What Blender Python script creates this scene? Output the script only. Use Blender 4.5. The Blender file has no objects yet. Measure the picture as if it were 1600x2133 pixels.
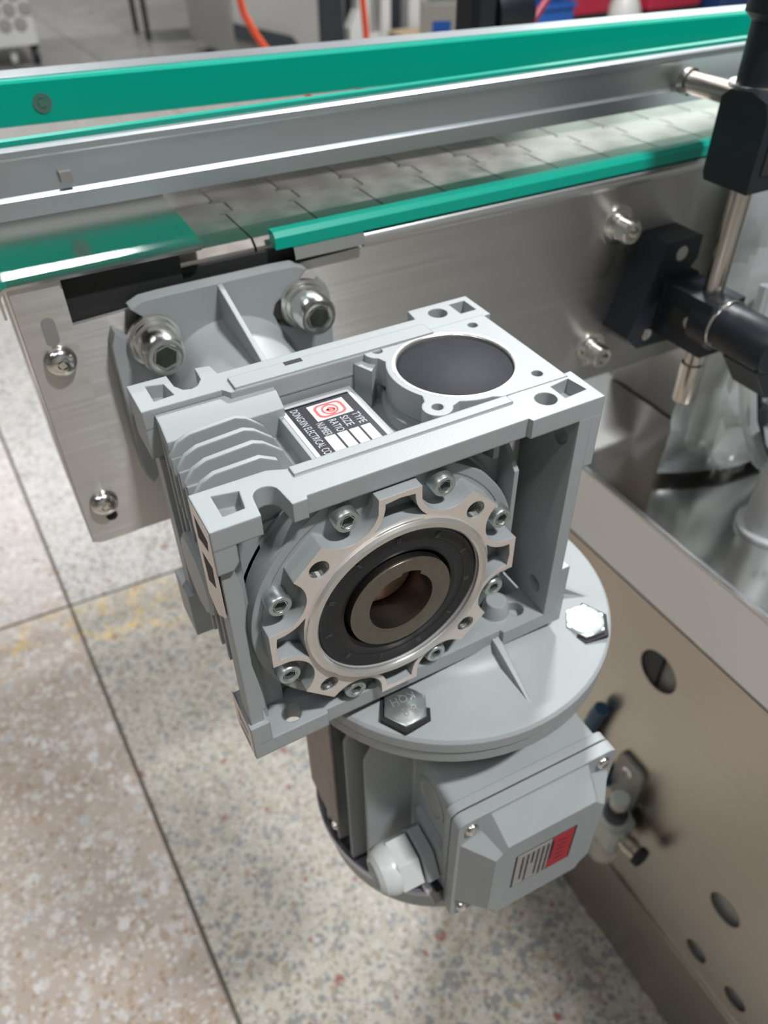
import bpy, bmesh, math, random
from mathutils import Vector, Matrix
from mathutils.geometry import tessellate_polygon
random.seed(7)
R = math.radians
S = 0.00084            # metres per drawing unit
FZ = -980.0            # floor height in drawing units (z = 0 is the top of the gearbox)
sc = bpy.context.scene
col = sc.collection


def W(p):
    return Vector((p[0] * S, p[1] * S, (p[2] - FZ) * S))


# ------------------------------------------------------------------ camera
cam = bpy.data.cameras.new('camera')
co = bpy.data.objects.new('camera', cam)
col.objects.link(co)
YAW, PITCH, ROLL = 0.4943112, 0.7190022, -0.0117572
d = Vector((math.sin(YAW) * math.cos(PITCH), math.cos(YAW) * math.cos(PITCH), -math.sin(PITCH)))
r_ = d.cross(Vector((0, 0, 1))).normalized()
u_ = r_.cross(d)
c_, s_ = math.cos(ROLL), math.sin(ROLL)
r2, u2 = r_ * c_ + u_ * s_, u_ * c_ - r_ * s_
M = Matrix((r2, u2, -d)).transposed().to_4x4()
M.translation = W((-40.97, -201.78, 181.42))
co.matrix_world = M
cam.sensor_fit = 'HORIZONTAL'
cam.sensor_width = 36
cam.lens = 36 * 1636.8 / 1600
cam.clip_start = 0.01
cam.clip_end = 100
cam.dof.use_dof = True
cam.dof.focus_distance = 300 * S
cam.dof.aperture_fstop = 17
sc.camera = co

# ------------------------------------------------------------------ world, lamps, exposure
wd = bpy.data.worlds.new('hall_air')
sc.world = wd
wd.use_nodes = True
wd.node_tree.nodes['Background'].inputs[0].default_value = (0.80, 0.90, 1.0, 1)
wd.node_tree.nodes['Background'].inputs[1].default_value = 0.30
vs = sc.view_settings
vs.view_transform = 'Standard'
vs.look = 'None'
vs.gamma = 1
vs.use_curve_mapping = False
vs.exposure = -0.50
sc.cycles.max_bounces = 7
sc.cycles.diffuse_bounces = 3
sc.cycles.glossy_bounces = 4
sc.cycles.transmission_bounces = 4
sc.cycles.transparent_max_bounces = 6
sc.cycles.caustics_reflective = False
sc.cycles.caustics_refractive = False
sc.cycles.sample_clamp_indirect = 6

CEIL = 4100.0          # ceiling height in drawing units above z = 0
TUBES = []             # (x, y) of the ceiling luminaires, drawing units


def lamp(name, x, y, z, sx, sy, power, color=(0.965, 0.975, 1.0), rot=(0, 0, 0)):
    l = bpy.data.lights.new(name, 'AREA')
    l.shape = 'RECTANGLE'
    l.size = sx * S
    l.size_y = sy * S
    l.energy = power
    l.color = color
    o = bpy.data.objects.new(name, l)
    col.objects.link(o)
    o.location = W((x, y, z))
    o.rotation_euler = rot
    return o


for (x, y, p, w) in ((2300, 2300, 270, 700), (-1500, 2600, 12, 1500), (400, 3000, 12, 1500),
                     (-2600, -300, 20, 1500), (950, -1500, 140, 420), (-1300, -1500, 20, 1500), (-200, 7400, 210, 3000),
                     (4600, 1000, 20, 1500)):
    lamp('ceiling_lamp', x, y, CEIL - 820, w, 170, p)
    TUBES.append((x, y))

# ------------------------------------------------------------------ mesh helpers


class MB:
    """collects polygons in drawing units"""

    def __init__(s):
        s.v, s.f, s.m = [], [], []

    def add(s, verts, faces, m=0):
        o = len(s.v)
        s.v += [tuple(p) for p in verts]
        for f in faces:
            s.f.append(tuple(i + o for i in f))
            s.m.append(m)
        return s

    def box(s, x0, x1, y0, y1, z0, z1, m=0):
        return s.add([(x, y, z) for z in (z0, z1) for y in (y0, y1) for x in (x0, x1)],
                     [(0, 2, 3, 1), (4, 5, 7, 6), (0, 1, 5, 4), (2, 6, 7, 3), (0, 4, 6, 2), (1, 3, 7, 5)], m)

    def cbox(s, x0, x1, y0, y1, z0, z1, c=1.0, m=0):
        """box with chamfered vertical edges and softened top"""
        pts = [(x0 + c, y0), (x1 - c, y0), (x1, y0 + c), (x1, y1 - c), (x1 - c, y1), (x0 + c, y1), (x0, y1 - c), (x0, y0 + c)]
        return s.prism([pts], 'z', z0, z1, m)

    def prism(s, loops, axis, a0, a1, cap=0, side=None):
        """outline (first loop) with holes extruded along an axis"""
        side = cap if side is None else side

        def P(p, a):
            if axis == 'z':
                return (p[0], p[1], a)
            if axis == 'y':
                return (p[0], a, p[1])
            return (a, p[0], p[1])
        o = len(s.v)
        flat, st = [], []
        for lp in loops:
            st.append(len(flat))
            flat += lp
        n = len(flat)
        s.v += [P(p, a0) for p in flat] + [P(p, a1) for p in flat]
        tri = tessellate_polygon([[Vector((p[0], p[1], 0)) for p in lp] for lp in loops])
        for t in tri:
            s.f.append(tuple(o + i for i in t)); s.m.append(cap)
            s.f.append(tuple(o + n + i for i in reversed(t))); s.m.append(cap)
        for lp, b in zip(loops, st):
            k = len(lp)
            for i in range(k):
                j = (i + 1) % k
                s.f.append((o + b + i, o + b + j, o + n + b + j, o + n + b + i)); s.m.append(side)
        return s

    def lathe(s, c, axis, prof, n=32, m=0, close=False, a0=0.0, a1=360.0, caps=True):
        """profile [(radius, offset along axis)]"""
        ax = Vector(axis).normalized()
        t = Vector((0, 0, 1)) if abs(ax.z) < 0.9 else Vector((1, 0, 0))
        e1 = ax.cross(t).normalized()
        e2 = ax.cross(e1)
        c = Vector(c)
        o = len(s.v)
        full = abs(a1 - a0) > 359.9
        cnt = n if full else n + 1
        for (r, h) in prof:
            for i in range(cnt):
                a = R(a0 + (a1 - a0) * i / n)
                s.v.append(tuple(c + ax * h + e1 * (r * math.cos(a)) + e2 * (r * math.sin(a))))
        K = len(prof)
        rng = range(K) if close else range(K - 1)
        for k in rng:
            k2 = (k + 1) % K
            for i in range(n):
                j = (i + 1) % cnt
                s.f.append((o + k * cnt + i, o + k * cnt + j, o + k2 * cnt + j, o + k2 * cnt + i)); s.m.append(m)
        if not close and full and caps:
            if prof[0][0] > 1e-6:
                s.f.append(tuple(o + i for i in range(n))); s.m.append(m)
            if prof[-1][0] > 1e-6:
                s.f.append(tuple(o + (K - 1) * cnt + i for i in reversed(range(n)))); s.m.append(m)
        return s

    def tube(s, pts, r, n=8, m=0, closed=False):
        pts = [Vector(p) for p in pts]
        o = len(s.v)
        K = len(pts)
        up = None
        for i, p in enumerate(pts):
            if closed:
                dr = pts[(i + 1) % K] - pts[i - 1]
            else:
                dr = pts[min(i + 1, K - 1)] - pts[max(i - 1, 0)]
            dr.normalize()
            if up is None:
                up = Vector((0, 0, 1)) if abs(dr.z) < 0.9 else Vector((1, 0, 0))
            e1 = dr.cross(up).normalized()
            e2 = e1.cross(dr).normalized()
            up = e2
            rr = r[i] if isinstance(r, (list, tuple)) else r
            for k in range(n):
                a = 2 * math.pi * k / n
                s.v.append(tuple(p + e1 * rr * math.cos(a) + e2 * rr * math.sin(a)))
        for i in range(K if closed else K - 1):
            i2 = (i + 1) % K
            for k in range(n):
                j = (k + 1) % n
                s.f.append((o + i * n + k, o + i * n + j, o + i2 * n + j, o + i2 * n + k)); s.m.append(m)
        if not closed:
            s.f.append(tuple(o + k for k in range(n))); s.m.append(m)
            s.f.append(tuple(o + (K - 1) * n + k for k in reversed(range(n)))); s.m.append(m)
        return s

    def xf(s, mat, start=0):
        for i in range(start, len(s.v)):
            s.v[i] = tuple(mat @ Vector(s.v[i]))
        return s

    def mesh(s, name, mats, org, smooth=35, scale=S):
        me = bpy.data.meshes.new(name)
        org = Vector(org)
        me.from_pydata([((Vector(p) - org) * scale) for p in s.v], [], s.f)
        mats = mats if isinstance(mats, (list, tuple)) else [mats]
        for m in mats:
            me.materials.append(m)
        me.polygons.foreach_set('material_index', s.m)
        bm = bmesh.new()
        bm.from_mesh(me)
        bmesh.ops.recalc_face_normals(bm, faces=bm.faces)
        bm.to_mesh(me)
        bm.free()
        if smooth:
            me.polygons.foreach_set('use_smooth', [True] * len(me.polygons))
            me.set_sharp_from_angle(angle=R(smooth))
        me.update()
        return me


def circ(cx, cy, r, n=24, a0=0.0, a1=360.0):
    if abs(a1 - a0) >= 359.9:
        return [(cx + r * math.cos(R(a0) + 2 * math.pi * i / n), cy + r * math.sin(R(a0) + 2 * math.pi * i / n)) for i in range(n)]
    return [(cx + r * math.cos(R(a0 + (a1 - a0) * i / n)), cy + r * math.sin(R(a0 + (a1 - a0) * i / n))) for i in range(n + 1)]


def rrect(x0, x1, y0, y1, r, n=5):
    p = []
    for (cx, cy, a) in ((x1 - r, y1 - r, 0), (x0 + r, y1 - r, 90), (x0 + r, y0 + r, 180), (x1 - r, y0 + r, 270)):
        p += circ(cx, cy, r, n, a, a + 90)
    return p


ORG = {}


def thing(name, label, cat, org, group=None, rotz=0.0):
    o = bpy.data.objects.new(name, None)
    o.empty_display_size = 0.02
    col.objects.link(o)
    o.location = W(org)
    o.rotation_euler = (0, 0, rotz)
    o['label'] = label
    o['category'] = cat
    if group:
        o['group'] = group
    ORG[o] = Vector(org)
    return o


def part(name, mb, mats, parent, smooth=35, label=None, kind=None):
    org = ORG[parent]
    o = bpy.data.objects.new(name, mb.mesh(name, mats, org, smooth))
    col.objects.link(o)
    o.parent = parent
    ORG[o] = org
    if label:
        o['label'] = label
    if kind:
        o['kind'] = kind
    return o


def inst(name, me, parent, at, rot=None, label=None):
    """instance of a mesh modelled round its own origin, placed at a point in drawing units"""
    o = bpy.data.objects.new(name, me)
    col.objects.link(o)
    o.parent = parent
    o.location = (Vector(at) - ORG[parent]) * S
    if rot is not None:
        o.rotation_euler = rot
    ORG[o] = Vector(at)
    if label:
        o['label'] = label
    return o


def single(name, mb, mats, label, cat, org, group=None, smooth=35):
    o = bpy.data.objects.new(name, mb.mesh(name, mats, org, smooth))
    col.objects.link(o)
    o.location = W(org)
    o['label'] = label
    o['category'] = cat
    if group:
        o['group'] = group
    ORG[o] = Vector(org)
    return o


def struct(name, mb, mats, org=(0, 0, FZ), smooth=0):
    o = bpy.data.objects.new(name, mb.mesh(name, mats, org, smooth))
    col.objects.link(o)
    o.location = W(org)
    o['kind'] = 'structure'
    ORG[o] = Vector(org)
    return o


def lettering(name, txt, mat, parent, pos, xdir, ydir, size, thick=0.12, squeeze=1.0, align='LEFT'):
    """flat raised print; pos, xdir (reading direction) and ydir (up of the letters) in drawing units"""
    cu = bpy.data.curves.new(name, 'FONT')
    cu.body = txt
    cu.size = 1.0
    cu.align_x = align
    cu.align_y = 'CENTER'
    cu.extrude = 0.0
    cu.resolution_u = 3
    t = bpy.data.objects.new(name + '_curve', cu)
    me = bpy.data.meshes.new_from_object(t)
    bpy.data.objects.remove(t)
    x, y = Vector(xdir).normalized(), Vector(ydir).normalized()
    z = x.cross(y)
    org = ORG[parent]
    for v in me.vertices:
        p = Vector(pos) + x * (v.co.x * size * squeeze) + y * (v.co.y * size) + z * thick
        v.co = (p - org) * S
    me.materials.clear()
    me.materials.append(mat)
    o = bpy.data.objects.new(name, me)
    me.name = name
    col.objects.link(o)
    o.parent = parent
    ORG[o] = org
    return o


# ------------------------------------------------------------------ materials


def nodemat(name):
    m = bpy.data.materials.new(name)
    m.use_nodes = True
    nt = m.node_tree
    return m, nt, nt.nodes['Principled BSDF']


def N(nt, t, **kw):
    n = nt.nodes.new(t)
    for k, v in kw.items():
        setattr(n, k, v)
    return n


def mat(name, color, rough=0.5, metal=0.0, var=0.0, vscale=200.0, bump=0.0, bscale=1500.0, stretch=None, bevel=0.0,
        spec=0.5, coat=0.0, rvar=0.0, trans=0.0, emis=None, aniso=0.0):
    m, nt, b = nodemat(name)
    L = nt.links.new
    b.inputs['Base Color'].default_value = (*color, 1)
    b.inputs['Roughness'].default_value = rough
    b.inputs['Metallic'].default_value = metal
    b.inputs['Specular IOR Level'].default_value = spec
    b.inputs['Coat Weight'].default_value = coat
    b.inputs['Transmission Weight'].default_value = trans
    if aniso:
        tg = N(nt, 'ShaderNodeTangent', direction_type='RADIAL', axis='X')
        b.inputs['Anisotropic'].default_value = aniso
        L(tg.outputs[0], b.inputs['Tangent'])
    tc = N(nt, 'ShaderNodeTexCoord')
    mp = N(nt, 'ShaderNodeMapping')
    L(tc.outputs['Object'], mp.inputs[0])
    if stretch:
        mp.inputs['Scale'].default_value = stretch
    if var > 0 or rvar > 0:
        n = N(nt, 'ShaderNodeTexNoise')
        n.inputs['Scale'].default_value = vscale
        n.inputs['Detail'].default_value = 5
        L(mp.outputs[0], n.inputs['Vector'])
        if var > 0:
            mx = N(nt, 'ShaderNodeMix', data_type='RGBA')
            mx.inputs[6].default_value = (*[c * (1 - var) for c in color], 1)
            mx.inputs[7].default_value = (*[min(1, c * (1 + var)) for c in color], 1)
            L(n.outputs['Fac'], mx.inputs[0])
            L(mx.outputs[2], b.inputs['Base Color'])
        if rvar > 0:
            mr = N(nt, 'ShaderNodeMapRange')
            mr.inputs[1].default_value = 0.3
            mr.inputs[2].default_value = 0.7
            mr.inputs[3].default_value = max(0.02, rough - rvar)
            mr.inputs[4].default_value = rough + rvar
            L(n.outputs['Fac'], mr.inputs[0])
            L(mr.outputs[0], b.inputs['Roughness'])
    nrm = None
    if bevel > 0:
        bv = N(nt, 'ShaderNodeBevel', samples=4)
        bv.inputs['Radius'].default_value = bevel * S
        nrm = bv.outputs[0]
    if bump > 0:
        n2 = N(nt, 'ShaderNodeTexNoise')
        n2.inputs['Scale'].default_value = bscale
        n2.inputs['Detail'].default_value = 3
        L(mp.outputs[0], n2.inputs['Vector'])
        bp = N(nt, 'ShaderNodeBump')
        bp.inputs['Strength'].default_value = bump
        bp.inputs['Distance'].default_value = 0.001
        L(n2.outputs['Fac'], bp.inputs['Height'])
        if nrm is not None:
            L(nrm, bp.inputs['Normal'])
        nrm = bp.outputs[0]
    if nrm is not None:
        L(nrm, b.inputs['Normal'])
    if emis:
        b.inputs['Emission Color'].default_value = (*emis[0], 1)
        b.inputs['Emission Strength'].default_value = emis[1]
    return m


PAINT = mat('grey_cast_paint', (0.37, 0.395, 0.395), 0.42, var=0.05, vscale=60, bump=0.05, bscale=1400, bevel=1.1)
PAINT2 = mat('grey_motor_paint', (0.36, 0.385, 0.385), 0.45, var=0.05, vscale=60, bump=0.05, bscale=1400, bevel=0.9)
BARE = mat('machined_aluminium', (0.84, 0.755, 0.68), 0.36, metal=0.35, var=0.05, vscale=300, bump=0.03, bscale=2500, bevel=0.4)
SHINY = mat('turned_aluminium', (0.92, 0.89, 0.84), 0.27, metal=0.8, bump=0.02, bscale=3000, bevel=0.5)
STEEL = mat('brushed_stainless', (0.69, 0.665, 0.625), 0.38, metal=1.0, var=0.03, vscale=6, stretch=(1, 70, 70), rvar=0.03, aniso=0.95)
STEELP = mat('satin_stainless_panel', (0.62, 0.56, 0.49), 0.30, metal=1.0, var=0.04, vscale=8, bump=0.03, bscale=60, stretch=(1, 1, 20))
STEELT = mat('polished_stainless_tray', (0.76, 0.76, 0.74), 0.17, metal=1.0, var=0.03, vscale=6)
MIRROR = mat('mirror_stainless', (0.70, 0.71, 0.68), 0.13, metal=1.0)
ROD = mat('ground_steel_rod', (0.66, 0.61, 0.54), 0.24, metal=1.0)
CHROME = mat('bright_steel', (0.86, 0.84, 0.80), 0.19, metal=1.0, var=0.1, vscale=120)
ZINC = mat('zinc_plated_steel', (0.62, 0.68, 0.67), 0.33, metal=0.9, var=0.10, vscale=500, bevel=0.4)
SLAT = mat('chain_slat_steel', (0.50, 0.455, 0.42), 0.25, metal=1.0, var=0.05, vscale=60, rvar=0.03)
ALU = mat('anodised_aluminium', (0.64, 0.68, 0.70), 0.34, metal=1.0, bump=0.03, bscale=100, stretch=(1, 30, 30))
GREEN = mat('green_plastic', (0.0, 0.42, 0.30), 0.28, spec=0.5, var=0.03, vscale=40)
BLACKP = mat('black_nylon', (0.012, 0.015, 0.021), 0.42, bump=0.04, bscale=1500, bevel=0.8)
RUBBER = mat('black_rubber_seal', (0.018, 0.018, 0.020), 0.45, bevel=0.4)
CAPM = mat('black_cap_rubber', (0.020, 0.022, 0.028), 0.6, var=0.3, vscale=200, bump=0.04, bscale=900, spec=0.25)
HUB = mat('oiled_dark_steel', (0.33, 0.305, 0.265), 0.33, metal=1.0, var=0.2, vscale=300)
RUST = mat('rusty_shaft_steel', (0.34, 0.20, 0.15), 0.45, metal=0.4, var=0.5, vscale=250)
SMARK = mat('seal_mark_rubber', (0.055, 0.055, 0.055), 0.4)
THREAD = mat('tapped_thread', (0.34, 0.34, 0.33), 0.35, metal=1.0)
SOCK = mat('shaded_socket', (0.26, 0.29, 0.28), 0.35, metal=0.8)  # darkened colour stands in for the shade inside screw sockets
DARK = mat('dark_cavity', (0.02, 0.02, 0.02), 0.7)  # near-black; also laid in holes and pockets to stand in for shade
WHITEP = mat('white_plastic', (0.62, 0.64, 0.62), 0.3, spec=0.5, bevel=0.6)
LABK = mat('black_print', (0.012, 0.013, 0.02), 0.35)
LABW = mat('white_label_stock', (0.72, 0.72, 0.74), 0.35)
LABG = mat('silver_label_stock', (0.5, 0.47, 0.44), 0.4, metal=0.3)
REDP = mat('red_print', (0.72, 0.10, 0.09), 0.4)
REDL = mat('red_label', (0.50, 0.035, 0.05), 0.35)
GREYT = mat('grey_print', (0.55, 0.55, 0.56), 0.4)
FILM = mat('brown_protective_film', (0.26, 0.20, 0.165), 0.4, var=0.5, vscale=90, bump=0.3, bscale=120)
BAND = mat('galvanised_rim', (0.50, 0.51, 0.60), 0.25, metal=1.0, var=0.15, vscale=60)
ORANGE = mat('orange_red_hose', (0.85, 0.10, 0.035), 0.35)
MGREY = mat('machine_grey_paint', (0.30, 0.29, 0.27), 0.5, var=0.1, vscale=4)
MDARK = mat('machine_dark', (0.022, 0.028, 0.032), 0.5, var=0.3, vscale=6)
MWHITE = mat('machine_white_paint', (0.60, 0.60, 0.57), 0.4, var=0.05, vscale=4)
BLUE = mat('blue_plastic', (0.02, 0.11, 0.42), 0.4)
DBLUE = mat('navy_paint', (0.02, 0.045, 0.14), 0.4)
RED = mat('red_plastic', (0.42, 0.02, 0.05), 0.4)
CARD = mat('cardboard', (0.42, 0.31, 0.2), 0.8, var=0.1, vscale=20)
WALLM = mat('hall_wall_paint', (0.34, 0.35, 0.34), 0.8, var=0.05, vscale=1)
CEILM = mat('hall_ceiling_paint', (0.30, 0.31, 0.32), 0.85)
TUBE = mat('lit_tube', (1, 1, 1), 0.3, emis=((0.93, 0.98, 1.0), 8.0))
PANE = mat('bright_window_pane', (0.8, 0.9, 0.9), 0.3, emis=((0.84, 1.0, 0.93), 3.0))
AMBER = mat('amber_plastic', (0.45, 0.2, 0.03), 0.3)
SMOKE = mat('smoked_sight_glass', (0.06, 0.065, 0.08), 0.15)
MILKY = mat('milky_plastic', (0.55, 0.58, 0.52), 0.35, spec=0.5)
BOWL = mat('clear_bowl', (0.85, 0.82, 0.82), 0.12, trans=0.7)


def film_mat():
    m, nt, b = nodemat('clear_plastic_film')
    L = nt.links.new
    b.inputs['Base Color'].default_value = (0.80, 0.86, 0.85, 1)
    b.inputs['Roughness'].default_value = 0.18
    b.inputs['Alpha'].default_value = 0.55
    b.inputs['Specular IOR Level'].default_value = 0.9
    return m


CLEAR = film_mat()
CLOUDY = mat('cloudy_grey_plastic', (0.34, 0.33, 0.30), 0.35)


def terrazzo(name, base_a, base_b, chips, seed, paint=None):
    """terrazzo: cement ground with three sizes of stone chips; optional flaked yellow line along one edge"""
    m, nt, b = nodemat(name)
    L = nt.links.new
    tc = N(nt, 'ShaderNodeTexCoord')
    mp = N(nt, 'ShaderNodeMapping')
    mp.inputs['Location'].default_value = (seed, seed * 1.7, 0)
    L(tc.outputs['Object'], mp.inputs[0])
    n0 = N(nt, 'ShaderNodeTexNoise')
    n0.inputs['Scale'].default_value = 7
    n0.inputs['Detail'].default_value = 8
    L(mp.outputs[0], n0.inputs[0])
    g = N(nt, 'ShaderNodeMix', data_type='RGBA')
    g.inputs[6].default_value = (*base_a, 1)
    g.inputs[7].default_value = (*base_b, 1)
    mr0 = N(nt, 'ShaderNodeMapRange')
    mr0.inputs[1].default_value = 0.35
    mr0.inputs[2].default_value = 0.65
    L(n0.outputs['Fac'], mr0.inputs[0])
    L(mr0.outputs[0], g.inputs[0])
    cur = g.outputs[2]
    nw = N(nt, 'ShaderNodeTexNoise')
    nw.inputs['Scale'].default_value = 120
    nw.inputs['Detail'].default_value = 2
    L(mp.outputs[0], nw.inputs[0])
    vm = N(nt, 'ShaderNodeVectorMath', operation='MULTIPLY_ADD')
    vm.inputs[1].default_value = (0.008, 0.008, 0)
    L(nw.outputs['Color'], vm.inputs[0])
    L(mp.outputs[0], vm.inputs[2])
    for (scale, size, keep, ramp) in chips:
        v = N(nt, 'ShaderNodeTexVoronoi', feature='F1')
        v.inputs['Scale'].default_value = scale
        v.voronoi_dimensions = '2D'
        L(vm.outputs[0], v.inputs['Vector'])
        sx = N(nt, 'ShaderNodeSeparateColor')
        L(v.outputs['Color'], sx.inputs[0])
        cr = N(nt, 'ShaderNodeValToRGB')
        cr.color_ramp.interpolation = 'CONSTANT'
        els = cr.color_ramp.elements
        while len(els) < len(ramp):
            els.new(0.5)
        for e, (p, c) in zip(els, ramp):
            e.position = p
            e.color = (*c, 1)
        L(sx.outputs[0], cr.inputs[0])
        # chip radius varies per cell
        ms = N(nt, 'ShaderNodeMapRange')
        ms.inputs[3].default_value = size * 0.45
        ms.inputs[4].default_value = size
        L(sx.outputs[1], ms.inputs[0])
        lt = N(nt, 'ShaderNodeMath', operation='SUBTRACT')
        L(ms.outputs[0], lt.inputs[0])
        L(v.outputs['Distance'], lt.inputs[1])
        sm = N(nt, 'ShaderNodeMapRange')
        sm.inputs[1].default_value = 0.0
        sm.inputs[2].default_value = 0.14
        L(lt.outputs[0], sm.inputs[0])
        kp = N(nt, 'ShaderNodeMath', operation='LESS_THAN')
        kp.inputs[1].default_value = keep
        L(sx.outputs[2], kp.inputs[0])
        mu = N(nt, 'ShaderNodeMath', operation='MULTIPLY')
        L(sm.outputs[0], mu.inputs[0])
        L(kp.outputs[0], mu.inputs[1])
        mx = N(nt, 'ShaderNodeMix', data_type='RGBA')
        L(mu.outputs[0], mx.inputs[0])
        L(cur, mx.inputs[6])
        L(cr.outputs[0], mx.inputs[7])
        cur = mx.outputs[2]
    if paint:
        # flakes of an old yellow line: a band in object y, broken up by noise
        sp = N(nt, 'ShaderNodeSeparateXYZ')
        L(tc.outputs['Object'], sp.inputs[0])
        lo = N(nt, 'ShaderNodeMapRange')
        lo.inputs[1].default_value = paint[0]
        lo.inputs[2].default_value = paint[1]
        lo.inputs[3].default_value = 0.20
        lo.inputs[4].default_value = 0.0
        L(sp.outputs[1], lo.inputs[0])
        bandn = N(nt, 'ShaderNodeMath', operation='ABSOLUTE')
        sub = N(nt, 'ShaderNodeMath', operation='SUBTRACT')
        sub.inputs[1].default_value = (paint[0] + paint[1]) / 2
        L(sp.outputs[1], sub.inputs[0])
        L(sub.outputs[0], bandn.inputs[0])
        inb = N(nt, 'ShaderNodeMapRange')
        inb.inputs[1].default_value = abs(paint[1] - paint[0]) / 2
        inb.inputs[2].default_value = abs(paint[1] - paint[0]) / 2 * 0.55
        L(bandn.outputs[0], inb.inputs[0])
        n3 = N(nt, 'ShaderNodeTexNoise')
        n3.inputs['Scale'].default_value = 28
        n3.inputs['Detail'].default_value = 9
        n3.inputs['Roughness'].default_value = 0.72
        L(tc.outputs['Object'], n3.inputs[0])
        th = N(nt, 'ShaderNodeMapRange')
        th.inputs[1].default_value = 0.515
        th.inputs[2].default_value = 0.62
        th.inputs[4].default_value = 0.75
        L(n3.outputs['Fac'], th.inputs[0])
        pm = N(nt, 'ShaderNodeMath', operation='MULTIPLY')
        L(th.outputs[0], pm.inputs[0])
        L(inb.outputs[0], pm.inputs[1])
        mx = N(nt, 'ShaderNodeMix', data_type='RGBA')
        L(pm.outputs[0], mx.inputs[0])
        L(cur, mx.inputs[6])
        mx.inputs[7].default_value = (0.55, 0.36, 0.07, 1)
        cur = mx.outputs[2]
    L(cur, b.inputs['Base Color'])
    b.inputs['Roughness'].default_value = 0.30
    b.inputs['Specular IOR Level'].default_value = 0.55
    return m


BROWN_CH = [(58, 0.60, 0.5, [(0, (0.40, 0.37, 0.34)), (0.35, (0.32, 0.27, 0.225)), (0.6, (0.46, 0.44, 0.42)), (0.8, (0.27, 0.21, 0.155)), (0.93, (0.33, 0.33, 0.33))]),
            (130, 0.58, 0.5, [(0, (0.44, 0.415, 0.39)), (0.35, (0.30, 0.27, 0.25)), (0.6, (0.25, 0.175, 0.12)), (0.8, (0.36, 0.34, 0.32))]),
            (230, 0.55, 0.3, [(0, (0.46, 0.44, 0.42)), (0.5, (0.19, 0.15, 0.12)), (0.7, (0.30, 0.23, 0.13))])]
GREY_CH = [(64, 0.60, 0.40, [(0, (0.185, 0.19, 0.185)), (0.5, (0.37, 0.35, 0.31)), (0.75, (0.24, 0.225, 0.19)), (0.97, (0.19, 0.08, 0.06))]),
           (130, 0.62, 0.6, [(0, (0.17, 0.175, 0.17)), (0.45, (0.38, 0.36, 0.32)), (0.72, (0.25, 0.205, 0.145)), (0.965, (0.19, 0.07, 0.055))]),
           (280, 0.6, 0.5, [(0, (0.40, 0.38, 0.34)), (0.4, (0.16, 0.16, 0.15)), (0.75, (0.26, 0.20, 0.13)), (0.96, (0.19, 0.07, 0.055))])]
PAINT_BAND = (-0.135, 0.0)
TERRA = {
    'brown': terrazzo('terrazzo_brown', (0.285, 0.232, 0.19), (0.355, 0.30, 0.25), BROWN_CH, 3.1),
    'brown_line': terrazzo('terrazzo_brown_line', (0.285, 0.232, 0.19), (0.355, 0.30, 0.25), BROWN_CH, 3.1, PAINT_BAND),
    'grey': terrazzo('terrazzo_grey', (0.295, 0.268, 0.215), (0.365, 0.338, 0.283), GREY_CH, 9.4),
    'grey_line': terrazzo('terrazzo_grey_line', (0.295, 0.268, 0.215), (0.365, 0.338, 0.283), GREY_CH, 9.4, PAINT_BAND),
    'dimmed': terrazzo('terrazzo_dimmed', (0.16, 0.15, 0.14), (0.24, 0.225, 0.21), BROWN_CH[1:], 2.2),  # far tiles: darker colour stands in for the dimmer end of the hall
    'pink': terrazzo('terrazzo_pinkish', (0.33, 0.285, 0.26), (0.39, 0.345, 0.315), BROWN_CH, 5.2),
    'pale': terrazzo('terrazzo_pale_grey', (0.34, 0.325, 0.30), (0.40, 0.385, 0.36), GREY_CH, 1.3),
}
GROUT = mat('floor_joint', (0.10, 0.085, 0.06), 0.6)

# ------------------------------------------------------------------ floor and hall
fb = MB().box(-6500, 9500, -4500, 10500, FZ - 60, FZ - 6)
floor = struct('floor', fb, GROUT)
J = Vector((-91.0, 1024.0, 0))                 # where two floor joints cross
AX = Vector((1.0, -0.034, 0)).normalized()     # direction of the joint that runs along the conveyor
AY = Vector((-0.0413, 1.0, 0)).normalized()    # direction of the joint that runs away from the viewer
TL = 1430.0
for i in range(-3, 6):
    for j in range(-3, 7):
        o0 = J + AX * (i * TL) + AY * ((j) * TL)
        g = 3.4
        q = [o0 + AX * g + AY * g, o0 + AX * (TL - g) + AY * g, o0 + AX * (TL - g) + AY * (TL - g), o0 + AX * g + AY * (TL - g)]
        if i < 0:
            key = 'brown' if j < 0 else 'pink'
        else:
            key = 'grey' if j < 0 else 'pale'
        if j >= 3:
            key = 'dimmed'
        if j == -1:
            key += '_line'
        mb = MB().prism([[(p.x, p.y) for p in q]], 'z', FZ - 8, FZ)
        org = o0 + AY * TL if j < 0 else o0
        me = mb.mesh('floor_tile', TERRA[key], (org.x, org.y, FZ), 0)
        t = bpy.data.objects.new('floor_tile', me)
        col.objects.link(t)
        t.parent = floor
        t.location = (Vector((org.x, org.y, FZ)) - ORG[floor]) * S

WT = 60
zt = CEIL
struct('wall_back', MB().box(-6500, 9500, 10000, 10000 + WT, FZ, zt), WALLM)
struct('wall_front', MB().box(-6500, 9500, -4500 - WT, -4500, FZ, zt), WALLM)
struct('wall_left', MB().box(-6500 - WT, -6500, -4500, 10000, FZ, zt), WALLM)
struct('wall_right', MB().box(9500, 9500 + WT, -4500, 10000, FZ, zt), WALLM)
struct('ceiling', MB().box(-6500, 9500, -4500, 10000, zt, zt + 60), CEILM)
FRAMEM = mat('window_frame_paint', (0.55, 0.57, 0.57), 0.5)
kwin = 0


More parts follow.
